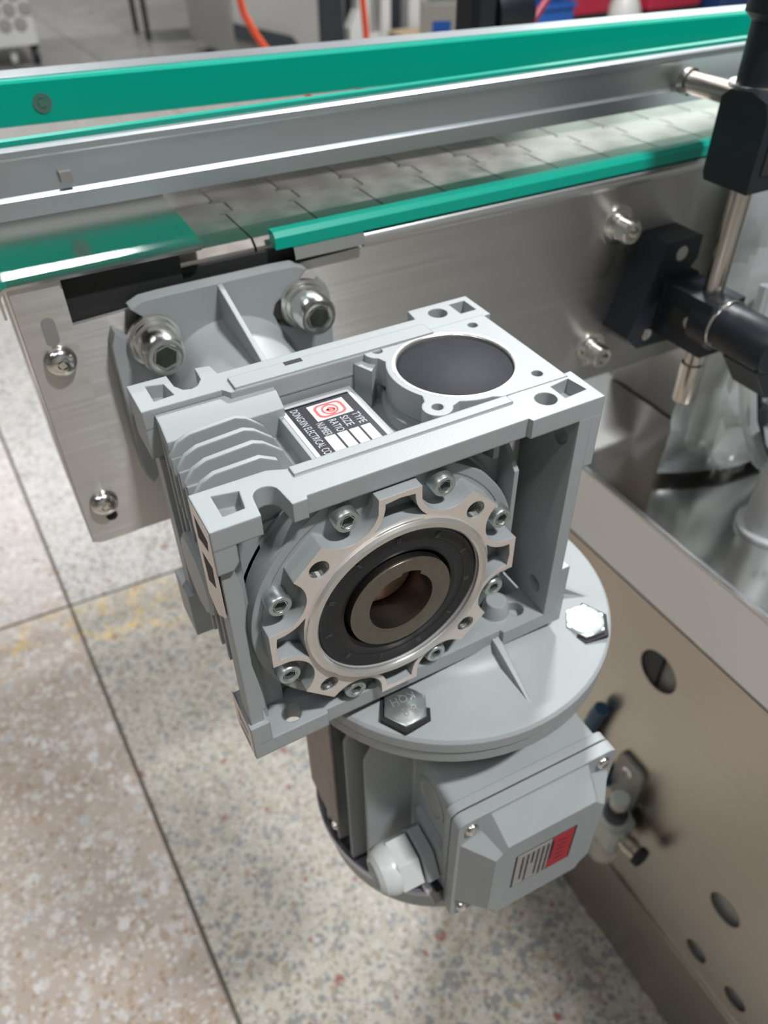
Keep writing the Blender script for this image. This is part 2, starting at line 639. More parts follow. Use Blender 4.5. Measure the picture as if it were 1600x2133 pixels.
def window(x0, x1, wall, z0, z1):
    """a lit factory window: frame bars round bright panes"""
    global kwin
    kwin += 1
    n = 4
    if wall == 'back':
        org = ((x0 + x1) / 2, 9990, z0)
    else:
        org = (9490, (x0 + x1) / 2, z0)
    w = thing('window_%d' % kwin, '', '', org)
    del w['label'], w['category']
    w['kind'] = 'structure'
    fr = MB()
    st = (x1 - x0) / n

    def bx(m, a, b, d0, d1, c, e):
        if wall == 'back':
            m.box(a, b, 10000 - d1, 10000 - d0, c, e)
        else:
            m.box(9500 - d1, 9500 - d0, a, b, c, e)
    for k in range(n + 1):
        bx(fr, x0 + k * st - 25, x0 + k * st + 25, 0, 60, z0, z1)
    for z in (z0, (z0 + z1) / 2, z1):
        bx(fr, x0, x1, 0, 55, z - 25, z + 25)
    part('window_frame', fr, FRAMEM, w, 0)
    for k in range(n):
        for (a, b) in ((z0 + 25, (z0 + z1) / 2 - 25), ((z0 + z1) / 2 + 25, z1 - 25)):
            p = MB()
            bx(p, x0 + k * st + 25, x0 + (k + 1) * st - 25, 8, 20, a, b)
            part('pane', p, PANE, w, 0)


window(8000, 9400, 'back', 400, 3400)
window(5200, 9700, 'right', 400, 3400)

for (x, y) in TUBES:
    t = thing('ceiling_light', 'white tube luminaire hung from the hall ceiling, outside the picture', 'lamp', (x, y, CEIL - 800), 'ceiling luminaires of the hall')
    part('housing', MB().box(x - 760, x + 760, y - 90, y + 90, CEIL - 800, CEIL - 760), MWHITE, t, 0)
    for dx in (-500, 500):
        part('hanger', MB().tube([(x + dx, y, CEIL - 760), (x + dx, y, CEIL)], 6, 6), CHROME, t)

# ================================================================== GEARBOX
GX, GZ = 74.0, -70.5         # output bore
WX, WY = 133.5, 53.5         # worm / motor axis
gear = thing('worm_gearbox', 'grey cast worm gearbox with star shaped bearing cover, bolted to the conveyor side', 'gearbox', (GX, 53, -141))
h = MB()


def slot_u(x0, x1, yo, yi, rev=False):
    """points of a U-shaped slot cut into an edge at y = yo, reaching yi"""
    cx, r = (x0 + x1) / 2, (x1 - x0) / 2
    s = 1 if yi > yo else -1
    cy = yi - s * r
    pts = [(x0, yo)]
    for k in range(9):
        a = math.pi - math.pi * k / 8
        pts.append((cx + r * math.cos(a), cy + s * r * math.sin(a)))
    pts.append((x1 + 1.5, yo))
    return pts


PK = [(7, 6), (15.5, 6.5), (17, 16.5), (7, 18.5)]
# --- top plate, front rail with its two lugs
for (z0, z1, top) in ((-9, 0, True), (-141, -131, False)):
    loop = [(0, 0)] + ([(19, 0)] + slot_u(20, 30, 0, 14.5)[1:-1] + [(31, 0.3)] if top else []) + [(37, 0.3), (37.5, 2.2), (136, 2.2), (136.6, 0), (174, 0), (174, 23), (139, 20.5),
            (137, 19.8), (38, 19.8), (30, 23), (0, 23)]
    holes = [circ(151, 10.5, 4.8, 20)]
    if top:
        holes += [PK, [(158.5, 7), (170.5, 8), (169, 18.5), (158.5, 17)]]
    else:
        holes += [circ(22, 8.5, 4.8, 20)]
    h.prism([loop] + holes, 'z', z0, z1)
    loop = [(0, 107), (0, 84), (35, 84), (37.5, 80.2), (140, 80.2), (141, 84), (174, 84.5), (174, 107), (140, 107), (139, 98), (38, 98), (37, 106), (31, 107)] \
        + ([] if not top else [(30.5, 107), (30, 97), (27, 92.5), (24, 91.3), (20.5, 92.5), (18, 97), (17.5, 107)])
    holes = [circ(152, 98, 4.8, 20)]
    if top:
        holes += [[(7, 89.5), (16, 90.5), (14.5, 101), (7, 103)], [(161.5, 92), (170.5, 92), (170.5, 103), (161.5, 103)]]
    h.prism([loop] + holes, 'z', z0, z1)
# pocket floors under the top lugs
for (x0, x1, y0, y1) in ((6, 17.5, 5, 20), (157.5, 171, 5.5, 20), (6, 17, 88, 104.5), (160.5, 171.5, 90.5, 104.5)):
    h.box(x0, x1, y0, y1, -8.4, -6.8)
# raised strips on the rails (leave a shallow groove between)
h.box(38, 137, 14.5, 19.6, -3, 1.0)
h.box(40, 139, 81.0, 90.5, -3, 1.2)
# lug skirts
h.prism([[(0, -9), (8.6, -9), (8.6, -17.5), (6.2, -21), (0, -21)][::-1]], 'y', 0, 12)
h.prism([[(0, -9), (12, -9), (12, -21), (0, -21)]], 'y', 12, 23)
h.prism([[(0, -9), (12, -9), (12, -24), (0, -24)]], 'y', 84, 107)
# right column (front), with its inner wall and the two lug blocks
side = [(0, -6), (23, -6), (24, -36), (20, -38), (20, -99), (24, -101), (24, -141), (0, -141), (0, -101), (2, -99), (2, -38), (0, -36)]
h.prism([[(0.02, -9), (44, -9), (44, -131), (0.02, -131)], circ(10, -22, 4.6, 16), circ(11, -117, 4.6, 16)], 'x', 162, 169)
h.prism([[(0, -36), (23, -36), (23, -9), (0, -9)], circ(10, -22, 4.6, 16)], 'x', 169, 174)
h.prism([[(0, -131), (23, -131), (23, -101), (0, -101)], circ(11, -117, 4.6, 16)], 'x', 169, 174)
h.box(162, 169, 44, 107, -131, -9)
h.box(169, 174, 84.5, 107, -36, -9)
h.box(169, 174, 84.5, 107, -131, -101)
# left column of the front frame with the swollen middle
lc = [(1.2, -21), (6.2, -21), (8.6, -33), (8.4, -44), (6.6, -56), (6.4, -78), (8.0, -92), (9.0, -103), (9.0, -110), (7.2, -111), (7.2, -131), (1.2, -131)]
h.prism([lc[::-1]], 'y', 2.2, 12)
h.prism([[(4, -12), (12, -12), (12, -138), (4, -138)]], 'y', 12, 22)
h.box(0.4, 5, 12, 22.6, -46, -21)
h.box(0, 9, 0, 23, -131, -118)
h.box(0, 12, 84, 107, -131, -112)
# left end wall and its fins
h.box(12, 22, 18, 98, -138, -24)
h.box(3, 14, 85.5, 97, -130, -10)
h.lathe((11, 57, -72), (-1, 0, 0), [(20, 0), (20, 8), (18, 9.5), (0, 9.5)], 32)
for yc in (36.0, 46.5, 57, 67.5, 78):
    h.prism([[(yc - 1.3, -110), (yc - 1.3, -14), (yc + 1.3, -14), (yc + 1.3, -110)]], 'x', 4.5, 14)
# core of the casting
h.box(18, 132, 24, 80.3, -133, -24)
ca = [p for p in circ(GX, GZ, 66, 72)]
h.prism([[(x, min(z, -26)) for x, z in ca]], 'y', 23, 82)
h.prism([[(x, min(z, -9.2)) for x, z in ca]], 'y', 18, 19.4)
h.lathe((WX, WY, -136), (0, 0, 1), [(33, 0), (33, 120)], 40)
h.box(128, 164, 46, 84, -136, -8)
h.box(20, 160, 80, 98, -131, -120)
h.box(38, 150, 80.5, 96, -24, -7.5)
# cylinder wall for the front recess behind the cover
h.lathe((GX, 7, GZ), (0, 1, 0), [(60, 0), (64.5, 0), (64.5, 14), (60, 14)], 72, close=True)
# web rib beside the cover, bosses under the top rail
h.prism([[(8.5, -32.5), (24, -16), (26, -10), (30, -10), (30, -97), (8.5, -94.6)]], 'x', 137.5, 140)
h.prism([[(10, -9), (26, -9), (26, -26), (10, -22)]], 'x', 126, 129)
h.box(112, 126, 14, 26, -16, -8)
h.lathe((141, 14, -134), (0, 0, 1), [(7.5, 0), (7, 8), (5.5, 12), (0, 12)], 20)
housing = part('housing', h, PAINT, gear)
ed_ = MB().prism([[(0.6, -1), (22.4, -1), (22.4, -50), (13, -54), (0.6, -44)], [(4, -7), (19, -5.5), (19, -17), (6, -14)], [(5, -21), (18, -23), (17, -38), (6, -33)]], 'x', -0.35, 0.02)
part('machined_edge', ed_, BARE, gear, 0, label='bare machined left edge of the front frame')
ed_ = MB().prism([[(0.6, -120), (22.4, -116), (22.4, -140), (0.6, -140)], [(4, -124), (18, -122), (17, -131), (6, -131)], [(5, -134), (18, -134), (18, -138), (5, -138)]], 'x', -0.35, 0.02)
part('machined_edge', ed_, BARE, gear, 0, label='bare machined left edge of the front frame')
part('edge_pocket_shade', MB().prism([[(4, -7), (19, -5.5), (19, -17), (6, -14)]], 'x', -0.12, 0.0), DARK, gear, 0)  # flat dark patches stand in for the shade of recesses in the edge
part('edge_pocket_shade', MB().prism([[(5, -21), (18, -23), (17, -38), (6, -33)]], 'x', -0.12, 0.0), DARK, gear, 0)
part('edge_pocket_shade', MB().prism([[(5, -134), (18, -134), (18, -138), (5, -138)]], 'x', -0.12, 0.0), DARK, gear, 0)
# --- top valley: floor, pad, fins, rear slab
v = MB()
v.box(12, 110, 19.5, 81, -40, -22)
v.box(54, 92.5, 27, 78, -24, -12.2)
v.prism([[(69.5, -24), (83.6, -24), (83.6, -2.6), (77, -3.6), (69.5, -8.0)]], 'x', 5, 57)
for yc in (47.5, 57.6, 67.7):
    v.prism([[(4.2, -40), (4.2, -13.5), (8.5, -7.5), (14, -5.0), (34, -3.6), (38.5, -5.5), (46, -12), (50, -22), (50, -26)][::-1]], 'y', yc - 1.3, yc + 1.3)
v.prism([[(4.2, -40), (4.2, -13.5), (8.5, -7.5), (14, -5), (33, -4.2), (40, -8), (44, -22)][::-1]], 'y', 36.5, 39)
v.prism([[(4.2, -40), (4.2, -14), (10, -8), (30, -8), (36, -22)][::-1]], 'y', 21, 27)
part('cooling_fins', v, PAINT, gear)
# --- boss for the worm cap
b = MB()
R0 = 31.0
loop = [(170, 20), (170, 85.5), (139, 85.5), (136, 85)]
def boss_arc(a0, a1, n):
    return [(WX + R0 * math.cos(R(a0 + (a1 - a0) * i / n)), WY + R0 * math.sin(R(a0 + (a1 - a0) * i / n))) for i in range(n + 1)]
ear = lambda a: circ(WX + 36.5 * math.cos(R(a)), WY + 36.5 * math.sin(R(a)), 6.6, 12, a - 112, a + 112)
loop += boss_arc(95, 119, 4) + ear(134)[0:0]
e1 = ear(134)
loop += e1
loop += boss_arc(149, 211, 12)
e2 = ear(226)
loop += e2
loop += boss_arc(241, 268, 5) + [(136, 20.5)]
holes = [circ(WX, WY, 26.6, 56)] + [circ(WX + 36.5 * math.cos(R(a)), WY + 36.5 * math.sin(R(a)), 2.5, 14) for a in (44, 134, 226, 316)]
b.prism([loop] + holes, 'z', -13, 0.3, 0)
b.lathe((WX, WY, -30), (0, 0, 1), [(30.6, 0), (30.6, 26), (26.4, 26), (26.4, 0)], 56, close=True)
for a in (134, 226):
    b.lathe((WX + 36.0 * math.cos(R(a)), WY + 36.0 * math.sin(R(a)), -24), (0, 0, 1), [(4.5, 0), (6.2, 12), (6.2, 20)], 16)
b.prism([[(100, 70), (108, 78), (104, 82), (96, 80)]], 'z', -24, -3)
part('cap_boss', b, PAINT, gear)
part('machined_rim', MB().lathe((WX, WY, -0.2), (0, 0, 1), [(26.3, -3), (26.3, 0.0), (26.9, 0.6), (28.4, 0.6), (28.6, 0.1)], 64, caps=False), SHINY, gear, label='bright machined rim round the black cap')
part('top_cap', MB().lathe((WX, WY, -1.2), (0, 0, 1), [(26.3, -4), (26.3, -0.6), (25.4, 0), (0, 0.15)], 56), CAPM, gear, label='round black rubber end cap')
# small casting marks on the rear rail
part('casting_window', MB().box(66, 74.5, 87.2, 90.2, 0.9, 1.35), DARK, gear)

# --- nameplate
npz = -11.9
pl = part('name_plate', MB().cbox(56, 90.5, 29.5, 75.5, npz - 0.4, npz, 1.0), LABW, gear, 0, label='black and white nameplate with a red emblem and columns of print')


def NP(s, t):
    """s along reading direction (0..1 from the back edge), t across (0..1 toward the cap)"""
    return (58.0 + 31.0 * t, 73.5 - 43.0 * s, npz)


def patch(name, s0, s1, t0, t1, m, lift, parent=None):
    a, b_ = NP(s0, t0), NP(s1, t1)
    mb = MB().box(min(a[0], b_[0]), max(a[0], b_[0]), min(a[1], b_[1]), max(a[1], b_[1]), npz - 0.1, npz + lift)
    return part(name, mb, m, parent or pl, 0)


patch('black_field', 0.0, 0.99, 0.0, 1.0, LABK, 0.10)
patch('emblem_square', 0.07, 0.36, 0.30, 0.86, LABW, 0.2)
for k, (t0, t1) in enumerate(((0.215, 0.375), (0.41, 0.555), (0.59, 0.735), (0.77, 0.915))):
    patch('blank_field', 0.63, 0.97, t0, t1, LABW, 0.2)
ec = NP(0.215, 0.58)
em = MB()
em.prism([rrect(ec[0] - 6.8, ec[0] + 6.8, ec[1] - 5.2, ec[1] + 5.2, 3.2), rrect(ec[0] - 5.6, ec[0] + 5.6, ec[1] - 4.1, ec[1] + 4.1, 2.6)], 'z', npz + 0.2, npz + 0.32)
em.prism([circ(ec[0], ec[1], 3.9, 28), circ(ec[0], ec[1], 3.0, 28)], 'z', npz + 0.2, npz + 0.32)
em.prism([circ(ec[0] + 0.4, ec[1] - 0.5, 2.0, 20), circ(ec[0] + 0.4, ec[1] - 0.5, 1.0, 20)], 'z', npz + 0.2, npz + 0.32)
em.prism([[(ec[0] - 2.4, ec[1] - 0.5), (ec[0] + 2.2, ec[1] - 1.2), (ec[0] + 2.0, ec[1] - 0.3), (ec[0] - 1.6, ec[1] + 0.6)]], 'z', npz + 0.2, npz + 0.32)
part('emblem', em, REDP, pl, 0)
XR, YU = (0, -1, 0), (1, 0, 0)
for txt, t, sq in (('TYPE', 0.845, 0.78), ('SIZE', 0.66, 0.86), ('RATIO', 0.485, 0.66), ('NUMBER', 0.295, 0.5)):
    lettering('lettering', txt, GREYT, pl, NP(0.385, t), XR, YU, 5.2, 0.22, sq)
lettering('lettering', 'DONGXIN ELECTRICAL CO.,LT', GREYT, pl, NP(0.05, 0.105), XR, YU, 5.0, 0.22, 0.585)

# --- bearing cover (star)
cv = MB()
base = circ(GX, GZ, 62.5, 96)
cv.prism([base, circ(GX, GZ, 39.4, 72)], 'y', 7.2, 16, 0, 0)


QS, RC = 61.0, 14.0     # scallop centres and radius


def star_r(a):
    """outline radius of the star at angle a (degrees)"""
    k = a % 45
    lobe = round(a / 45.0) * 45.0
    odd = int(round(lobe / 45)) % 2 == 1
    da = abs(a - lobe)
    r = (57.5 / math.cos(R(min(da, 14)))) if odd else (60.0 / math.cos(R(min(da, 14))))
    dl = abs(k - 22.5)
    sn = QS * math.sin(R(dl))
    if sn < RC and dl < 40:
        r = min(r, QS * math.cos(R(dl)) - math.sqrt(RC * RC - sn * sn))
    return r


st = [(GX + star_r(a * 1.5) * math.cos(R(a * 1.5)), GZ + star_r(a * 1.5) * math.sin(R(a * 1.5))) for a in range(240)]
holes = [circ(GX, GZ, 39.4, 72)] + [circ(GX + 51 * math.cos(R(a)), GZ + 51 * math.sin(R(a)), 4.4, 20) for a in (45, 135, 225, 315)]
for a in (0, 90, 180, 270):
    def hwid(r, k=RC + 2.7):
        return 22.5 - math.degrees(math.acos(min(1, (r * r + QS * QS - k * k) / (2 * r * QS))))
    up = [(r, hwid(r)) for r in (57.2, 54.5, 52, 49.5, 47.5, 45.5)]
    prof_ = up + [(45.3, 9), (45.3, 0), (45.3, -9)] + [(r, -w) for r, w in reversed(up)] + [(57.6, 0)]
    holes.append([(GX + rr * math.cos(R(a + dd)), GZ + rr * math.sin(R(a + dd))) for rr, dd in prof_])
cv.prism([st] + holes, 'y', -2.2, 8.0, 1, 0)
cover = part('bearing_cover', cv, [PAINT, BARE], gear, label='star shaped cover with bare machined face and grey painted flanks')
part('cover_rim', MB().lathe((GX, -2.0, GZ), (0, -1, 0), [(44.6, -1), (44.3, 1.6), (43.0, 2.8), (40.6, 2.8), (39.6, 1.8), (39.3, -10)], 80, caps=False), SHINY, cover, label='polished raised rim')
thr = MB()
for a in (45, 135, 225, 315):
    cx, cz = GX + 51 * math.cos(R(a)), GZ + 51 * math.sin(R(a))
    prof = []
    thr = MB()
    for k in range(9):
        prof += [(4.35, k * 1.3), (3.7, k * 1.3 + 0.65)]
    thr.lathe((cx, -1.6, cz), (0, 1, 0), prof + [(3.7, 13)], 18, caps=False).lathe((cx, 11, cz), (0, 1, 0), [(3.9, 0), (0, 0.3)], 18, 1)
    part('threaded_hole', thr, [THREAD, DARK], cover, 0)
sl = MB().lathe((GX, -1.0, GZ), (0, -1, 0), [(39.3, -6), (39.3, 0.2), (38.2, 1.0), (37.2, 0.6), (33.2, 0.6), (32.8, 0.2), (29.5, 0.2), (28.4, 0.6), (26.5, 0.0), (25.4, -4)], 72, caps=False)
seal = part('oil_seal', sl, RUBBER, gear, label='black rubber oil seal with small moulded marks')
mk = MB()
for k in range(11):
    a = R(90 + k * 360 / 11)
    c = Vector((GX + 34.6 * math.cos(a), -1.62, GZ + 34.6 * math.sin(a)))
    er, et = Vector((math.cos(a), 0, math.sin(a))), Vector((-math.sin(a), 0, math.cos(a)))
    mk = MB()
    for (w, dr) in ((0.5, 0),) if k % 2 else ((0.5, 0), (0.4, 1.1)):
        q = [c + er * (-1.5) + et * (dr - w), c + er * 1.5 + et * (dr - w), c + er * 1.5 + et * (dr + w), c + er * (-1.5) + et * (dr + w)]
        mk.add([tuple(p) for p in q] + [tuple(p + Vector((0, -0.25, 0))) for p in q], [(3, 2, 1, 0), (4, 5, 6, 7), (0, 1, 5, 4), (1, 2, 6, 5), (2, 3, 7, 6), (3, 0, 4, 7)])
    part('seal_mark', mk, SMARK, seal, 0)
# hollow output shaft with keyway
ka = 72.0
bore = circ(GX, GZ, 15.6, 40, ka + 18, ka + 360 - 18)
kd = Vector((math.cos(R(ka)), math.sin(R(ka))))
kn = Vector((-kd.y, kd.x))
bore += [tuple(Vector((GX, GZ)) + kd * 19.6 - kn * 4.7), tuple(Vector((GX, GZ)) + kd * 19.6 + kn * 4.7)]
hs = MB().prism([circ(GX, GZ, 24.6, 56), bore], 'y', -3.4, 109)
hs.lathe((GX, -3.4, GZ), (0, -1, 0), [(24.6, -1.5), (23.6, 0.05), (17.2, 0.05)], 56, caps=False)
part('hollow_shaft', hs, HUB, gear, label='dark steel hollow shaft with keyway')


def socket_screw_mesh(name, r, hgt, m, soc=0.52, washer=0.0, axis=(0, -1, 0)):
    """cap screw standing on the origin, head pointing along axis"""
    mb = MB()
    if washer:
        mb.lathe((0, 0, 0), axis, [(r * washer, 0), (r * washer, r * 0.22), (r * 1.02, r * 0.22)], 28)
        mb.lathe((0, 0, 0), axis, [(r * 1.12, r * 0.22), (r * 1.15, r * 0.4), (r * 1.12, r * 0.52), (r, r * 0.52)], 28)
    b0 = r * 0.5 if washer else 0
    mb.lathe((0, 0, 0), axis, [(r, b0 - 0.5), (r, b0 + hgt * 0.86), (r * 0.9, b0 + hgt), (r * (soc + 0.1), b0 + hgt), (r * (soc + 0.02), b0 + hgt - 0.6)], 28, caps=False)
    mb.lathe((0, 0, 0), axis, [(r * (soc + 0.1), b0 + hgt), (r * soc, b0 + hgt - 0.1), (r * soc, b0 + hgt * 0.3)], 6, caps=False)
    mb.lathe((0, 0, 0), axis, [(r * soc, b0 + hgt * 0.32), (0, b0 + hgt * 0.28)], 6, 1)
    return mb.mesh(name, [m, SOCK], (0, 0, 0), 40)


ss = socket_screw_mesh('socket_screw', 5.3, 7.2, ZINC)
for k in range(8):
    a = R(22.5 + 45 * k)
    inst('socket_screw', ss, gear, (GX + 57 * math.cos(a), 7.2, GZ + 57 * math.sin(a)), (0, random.random() * 3, 0))
# screw bosses on the cover base
# --- output flange against the conveyor side
FY = 198.0
fl = MB()
hw = 65.0
cut = []
out = []
for (sx, sz) in ((1, 1), (-1, 1), (-1, -1), (1, -1)):
    # corner: chamfer with an open slot for the bolt
    c = [(hw, 33), (64.5, 44), (61.5, 51.0), (47.6, 37.0)]
    c += [(38.5 + 10.8 * math.cos(a_), 38.5 + 10.8 * math.sin(a_)) for a_ in (-0.35, -0.9, -1.5, -2.36, -3.2, -3.8, 1.92)]
    c += [(37.0, 47.6), (51.0, 61.5), (44, 64.5), (33, hw)]
    c = [(sx * q[0], sz * q[1]) for q in c]
    if sx * sz < 0:
        c = c[::-1]
    out += c
loop = [(GX + 1 + x, GZ - 1 + z) for x, z in out]
holes = [circ(GX, GZ, 30, 36)]
fl.prism([loop] + holes, 'y', FY, FY + 9.6)
fl.lathe((GX, FY, GZ), (0, -1, 0), [(43, 0), (40, 5), (37.5, 60), (37, 100), (30, 100), (30, -1)], 48)
for a in (0, 45, 90, 135, 180, 225, 270, 315):
    if a % 90 == 0:
        e = Vector((math.cos(R(a)), 0, math.sin(R(a))))
        t = Vector((-math.sin(R(a)), 0, math.cos(R(a)))) * 1.4
        c = Vector((GX, 0, GZ))
        q = [c + e * 38 + Vector((0, FY - 84, 0)), c + e * 63 + Vector((0, FY + 0.5, 0)), c + e * 30 + Vector((0, FY + 0.5, 0)), c + e * 30 + Vector((0, FY - 80, 0))]
        fl.add([tuple(p - t) for p in q] + [tuple(p + t) for p in q], [(0, 1, 2, 3), (7, 6, 5, 4), (0, 4, 5, 1), (1, 5, 6, 2), (2, 6, 7, 3), (3, 7, 4, 0)])
# raised lip along the outer edge of the flange
lip = [((p[0] - GX - 1) * 0.93 + GX + 1, (p[1] - GZ - 2) * 0.93 + GZ + 2) for p in loop]
part('output_flange', fl, PAINT, gear, label='square grey flange with ribs pressed against the steel side plate')
fb_ = socket_screw_mesh('flange_bolt', 11.5, 17, CHROME, 0.55, 1.28)
for (sx, sz) in ((1, 1), (-1, 1), (-1, -1), (1, -1)):
    inst('flange_bolt', fb_, gear, (GX + 3.2 + 44.5 * sx, FY - 0.2, GZ - 1.5 + 42.5 * sz), (0, 0.3 * sx, 0), label='stainless socket bolt with washers')
# --- motor adapter: dished disc under the box
ad = MB()
ad.lathe((WX, WY, 0), (0, 0, 1), [(30, -163), (94.5, -163), (95.5, -162), (95.5, -155), (94, -153), (90, -152), (62, -147), (54, -143), (50, -137), (20, -137)], 72)
for k in range(6):
    a = R(-90 + 60 * k)
    e = Vector((math.cos(a), math.sin(a), 0))
    t = Vector((-math.sin(a), math.cos(a), 0)) * 2.0
    c = Vector((WX, WY, 0))
    q = [c + e * 48 + Vector((0, 0, -135)), c + e * 56 + Vector((0, 0, -137)), c + e * 84 + Vector((0, 0, -151.5)), c + e * 48 + Vector((0, 0, -152))]
    ad.add([tuple(p - t * f) for p, f in zip(q, (1, 1, .4, 1))] + [tuple(p + t * f) for p, f in zip(q, (1, 1, .4, 1))], [(0, 1, 2, 3), (7, 6, 5, 4), (0, 4, 5, 1), (1, 5, 6, 2), (2, 6, 7, 3), (3, 7, 4, 0)])
part('motor_adapter', ad, PAINT, gear, label='dished round adapter flange carrying the motor')
hb = MB().lathe((0, 0, 0), (0, 0, 1), [(12.0, 0), (12.0, 4.2), (11.2, 4.8), (0, 4.8)], 6)
hb.lathe((0, 0, 0), (0, 0, 1), [(10.2, 4.5), (10.2, 5.0), (9.8, 5.15), (0, 5.15)], 28)
hbm = hb.mesh('hex_bolt', ZINC, (0, 0, 0), 40)
rec = MB().lathe((0, 0, 0), (0, 0, 1), [(14.4, -1.5), (14.4, 1.0), (0, 1.0)], 6).mesh('bolt_pocket', DARK, (0, 0, 0), 0)
for k in range(4):
    a = R(45 + 90 * k)
    p = (WX + 80.5 * math.cos(a), WY + 80.5 * math.sin(a), -152.6)
    tw = (0.25, 0.2, 0.55, 0.42)[k]
    o = inst('hex_bolt', hbm, gear, p, (0, 0, tw), label='zinc plated hexagon bolt in a hexagon pocket')
    inst('bolt_pocket', rec, gear, (p[0], p[1], -150.9), (0, 0, tw))
    if k == 2:
        for tx, dy, sz in (('8.8', -3.7, 7.0), ('KQH', 3.7, 6.4)):
            l = lettering('lettering', tx, SHINY, gear, (p[0] + 0.5, p[1] + dy, p[2] + 5.2), (-1, 0.06, 0), (-0.06, -1, 0), sz, 0.12, 0.95, 'CENTER')

# ================================================================== MOTOR
mot = thing('electric_motor', 'grey finned electric motor hanging upright under the gearbox, terminal box to the front', 'motor', (WX, WY, -402), rotz=R(-2))
me_ = MB()
me_.lathe((WX, WY, 0), (0, 0, 1), [(20, -163.2), (94.0, -163.2), (94.8, -164), (94.8, -171), (93, -172.5), (76, -174), (64, -182), (64, -345), (20, -345)], 72)
part('motor_body', me_, PAINT2, mot)
fr = MB()
for s in (-1, 1):
    for dy in (-46, -30, -14, 2, 18, 34, 48):
        x0 = math.sqrt(max(64 ** 2 - dy * dy, 0)) - 2
        xo = math.sqrt(81.5 ** 2 - dy * dy * 0.62)
        pts = [(WX + s * x0, -344), (WX + s * xo, -342), (WX + s * xo, -205), (WX + s * (xo - 6), -192), (WX + s * (xo - 4), -176), (WX + s * x0, -174)]
        if s > 0:
            pts = pts[::-1]
        f = MB().prism([pts], 'y', WY + dy - 1.4, WY + dy + 1.4)
        part('fin', f, PAINT2, mot)
for dx in (-46, -30, -14, 2, 18, 34, 48):
    y0 = math.sqrt(64 ** 2 - dx * dx) - 2
    f = MB().prism([[(WY + y0, -344), (WY + 80, -342), (WY + 80, -195), (WY + y0, -175)]], 'x', WX + dx - 1.4, WX + dx + 1.4)
    part('fin', f, PAINT2, mot)
# fan cowl with rim
cw = MB().lathe((WX, WY, 0), (0, 0, 1), [(82.0, -352), (83.4, -352), (79.5, -380), (77, -384), (0, -385), (0, -382), (76, -381), (78, -378)], 64, close=True)
part('fan_cowl', cw, PAINT2, mot)
part('cowl_rim', MB().lathe((WX, WY, 0), (0, 0, 1), [(81.6, -345.4), (84.6, -345.4), (85.0, -347), (84.6, -352.6), (83.6, -353), (82, -352)], 64, close=True), BAND, mot, label='bluish shiny rim of the fan cowl')
for a in (176, 205, 232, 120, 60, 0, -40):
    e = Vector((math.cos(R(a)), math.sin(R(a)), 0))
    t = Vector((-math.sin(R(a)), math.cos(R(a)), 0)) * 6
    c = Vector((WX, WY, 0))
    q = [c + e * 62 - t, c + e * 83.5 - t, c + e * 83.5 + t, c + e * 62 + t]
    tabs = MB().add([tuple(p + Vector((0, 0, -348))) for p in q] + [tuple(p + Vector((0, 0, -345))) for p in q], [(3, 2, 1, 0), (4, 5, 6, 7), (0, 1, 5, 4), (1, 2, 6, 5), (2, 3, 7, 6), (3, 0, 4, 7)])
    part('cowl_tab', tabs, BAND, mot, 0)
# rating plate under brown film on the fins
rp = MB().cbox(49.6, 51.4, 30, 76, -318, -180, 0.4)
rpo = part('rating_plate', rp, FILM, mot, label='rating plate under crinkled brown film')
sm = MB().lathe((0, 0, 0), (-1, 0, 0), [(3.0, 0), (2.6, 1.6), (1.4, 2.2), (0, 2.3)], 14).mesh('plate_screw', CHROME, (0, 0, 0), 40)
for p in ((49.6, 34, -186), (49.6, 34, -312)):
    inst('plate_screw', sm, rpo, p)
# terminal box
TX0, TX1, TZ0, TZ1 = 89.0, 192.5, -322.0, -210.0
tb = MB()
tb.prism([rrect(TX0 + 3, TX1 - 3, TZ0 + 3, TZ1 - 3, 5)], 'y', -37.5, 22)
tb.prism([rrect(TX0, TX1, TZ0, TZ1, 6)], 'y', -38.5, -33)
tb.lathe((TX0 + 3.5, -14, -236), (-1, 0, 0), [(14, -2), (14, 1.2), (11.5, 1.6), (10.5, 0.4), (0, 0.4)], 28)
tb.prism([[(-34, -318), (-2, -318), (-2, -262), (-34, -262)]], 'x', TX0 - 0.5, TX0 + 4)
tb.box(TX1 - 4, TX1 + 6, -2, 10, -222, -200)
tb.lathe((TX1 - 2, 8, -212), (0, 0, 1), [(9, -4), (9, 10), (7, 12), (0, 12)], 20)
part('terminal_box', tb, PAINT2, mot)
part('gasket', MB().prism([rrect(TX0 + 0.7, TX1 - 0.7, TZ0 + 0.7, TZ1 - 0.7, 6)], 'y', -39.6, -38.3), DARK, mot, 0)
ld = MB()
ld.prism([rrect(TX0, TX1, TZ0, TZ1, 5)], 'y', -46.5, -39.4)
# raised middle, a cross shaped bulge with sloping flanks (corners left low for the screws)
b0 = [(TX0 + 20, TZ1 - 2), (TX1 - 20, TZ1 - 2), (TX1 - 15, TZ1 - 16), (TX1 - 2, TZ1 - 22), (TX1 - 2, TZ0 + 22), (TX1 - 15, TZ0 + 16), (TX1 - 20, TZ0 + 2), (TX0 + 20, TZ0 + 2), (TX0 + 15, TZ0 + 16), (TX0 + 2, TZ0 + 22), (TX0 + 2, TZ1 - 22), (TX0 + 15, TZ1 - 16)]
t0 = [(TX0 + 23, TZ1 - 17), (TX1 - 23, TZ1 - 17), (TX1 - 20, TZ1 - 21), (TX1 - 15, TZ1 - 26), (TX1 - 15, TZ0 + 26), (TX1 - 20, TZ0 + 21), (TX1 - 23, TZ0 + 14), (TX0 + 23, TZ0 + 14), (TX0 + 20, TZ0 + 21), (TX0 + 16, TZ0 + 26), (TX0 + 16, TZ1 - 26), (TX0 + 20, TZ1 - 21)]
n = len(b0)
DY = -61.0
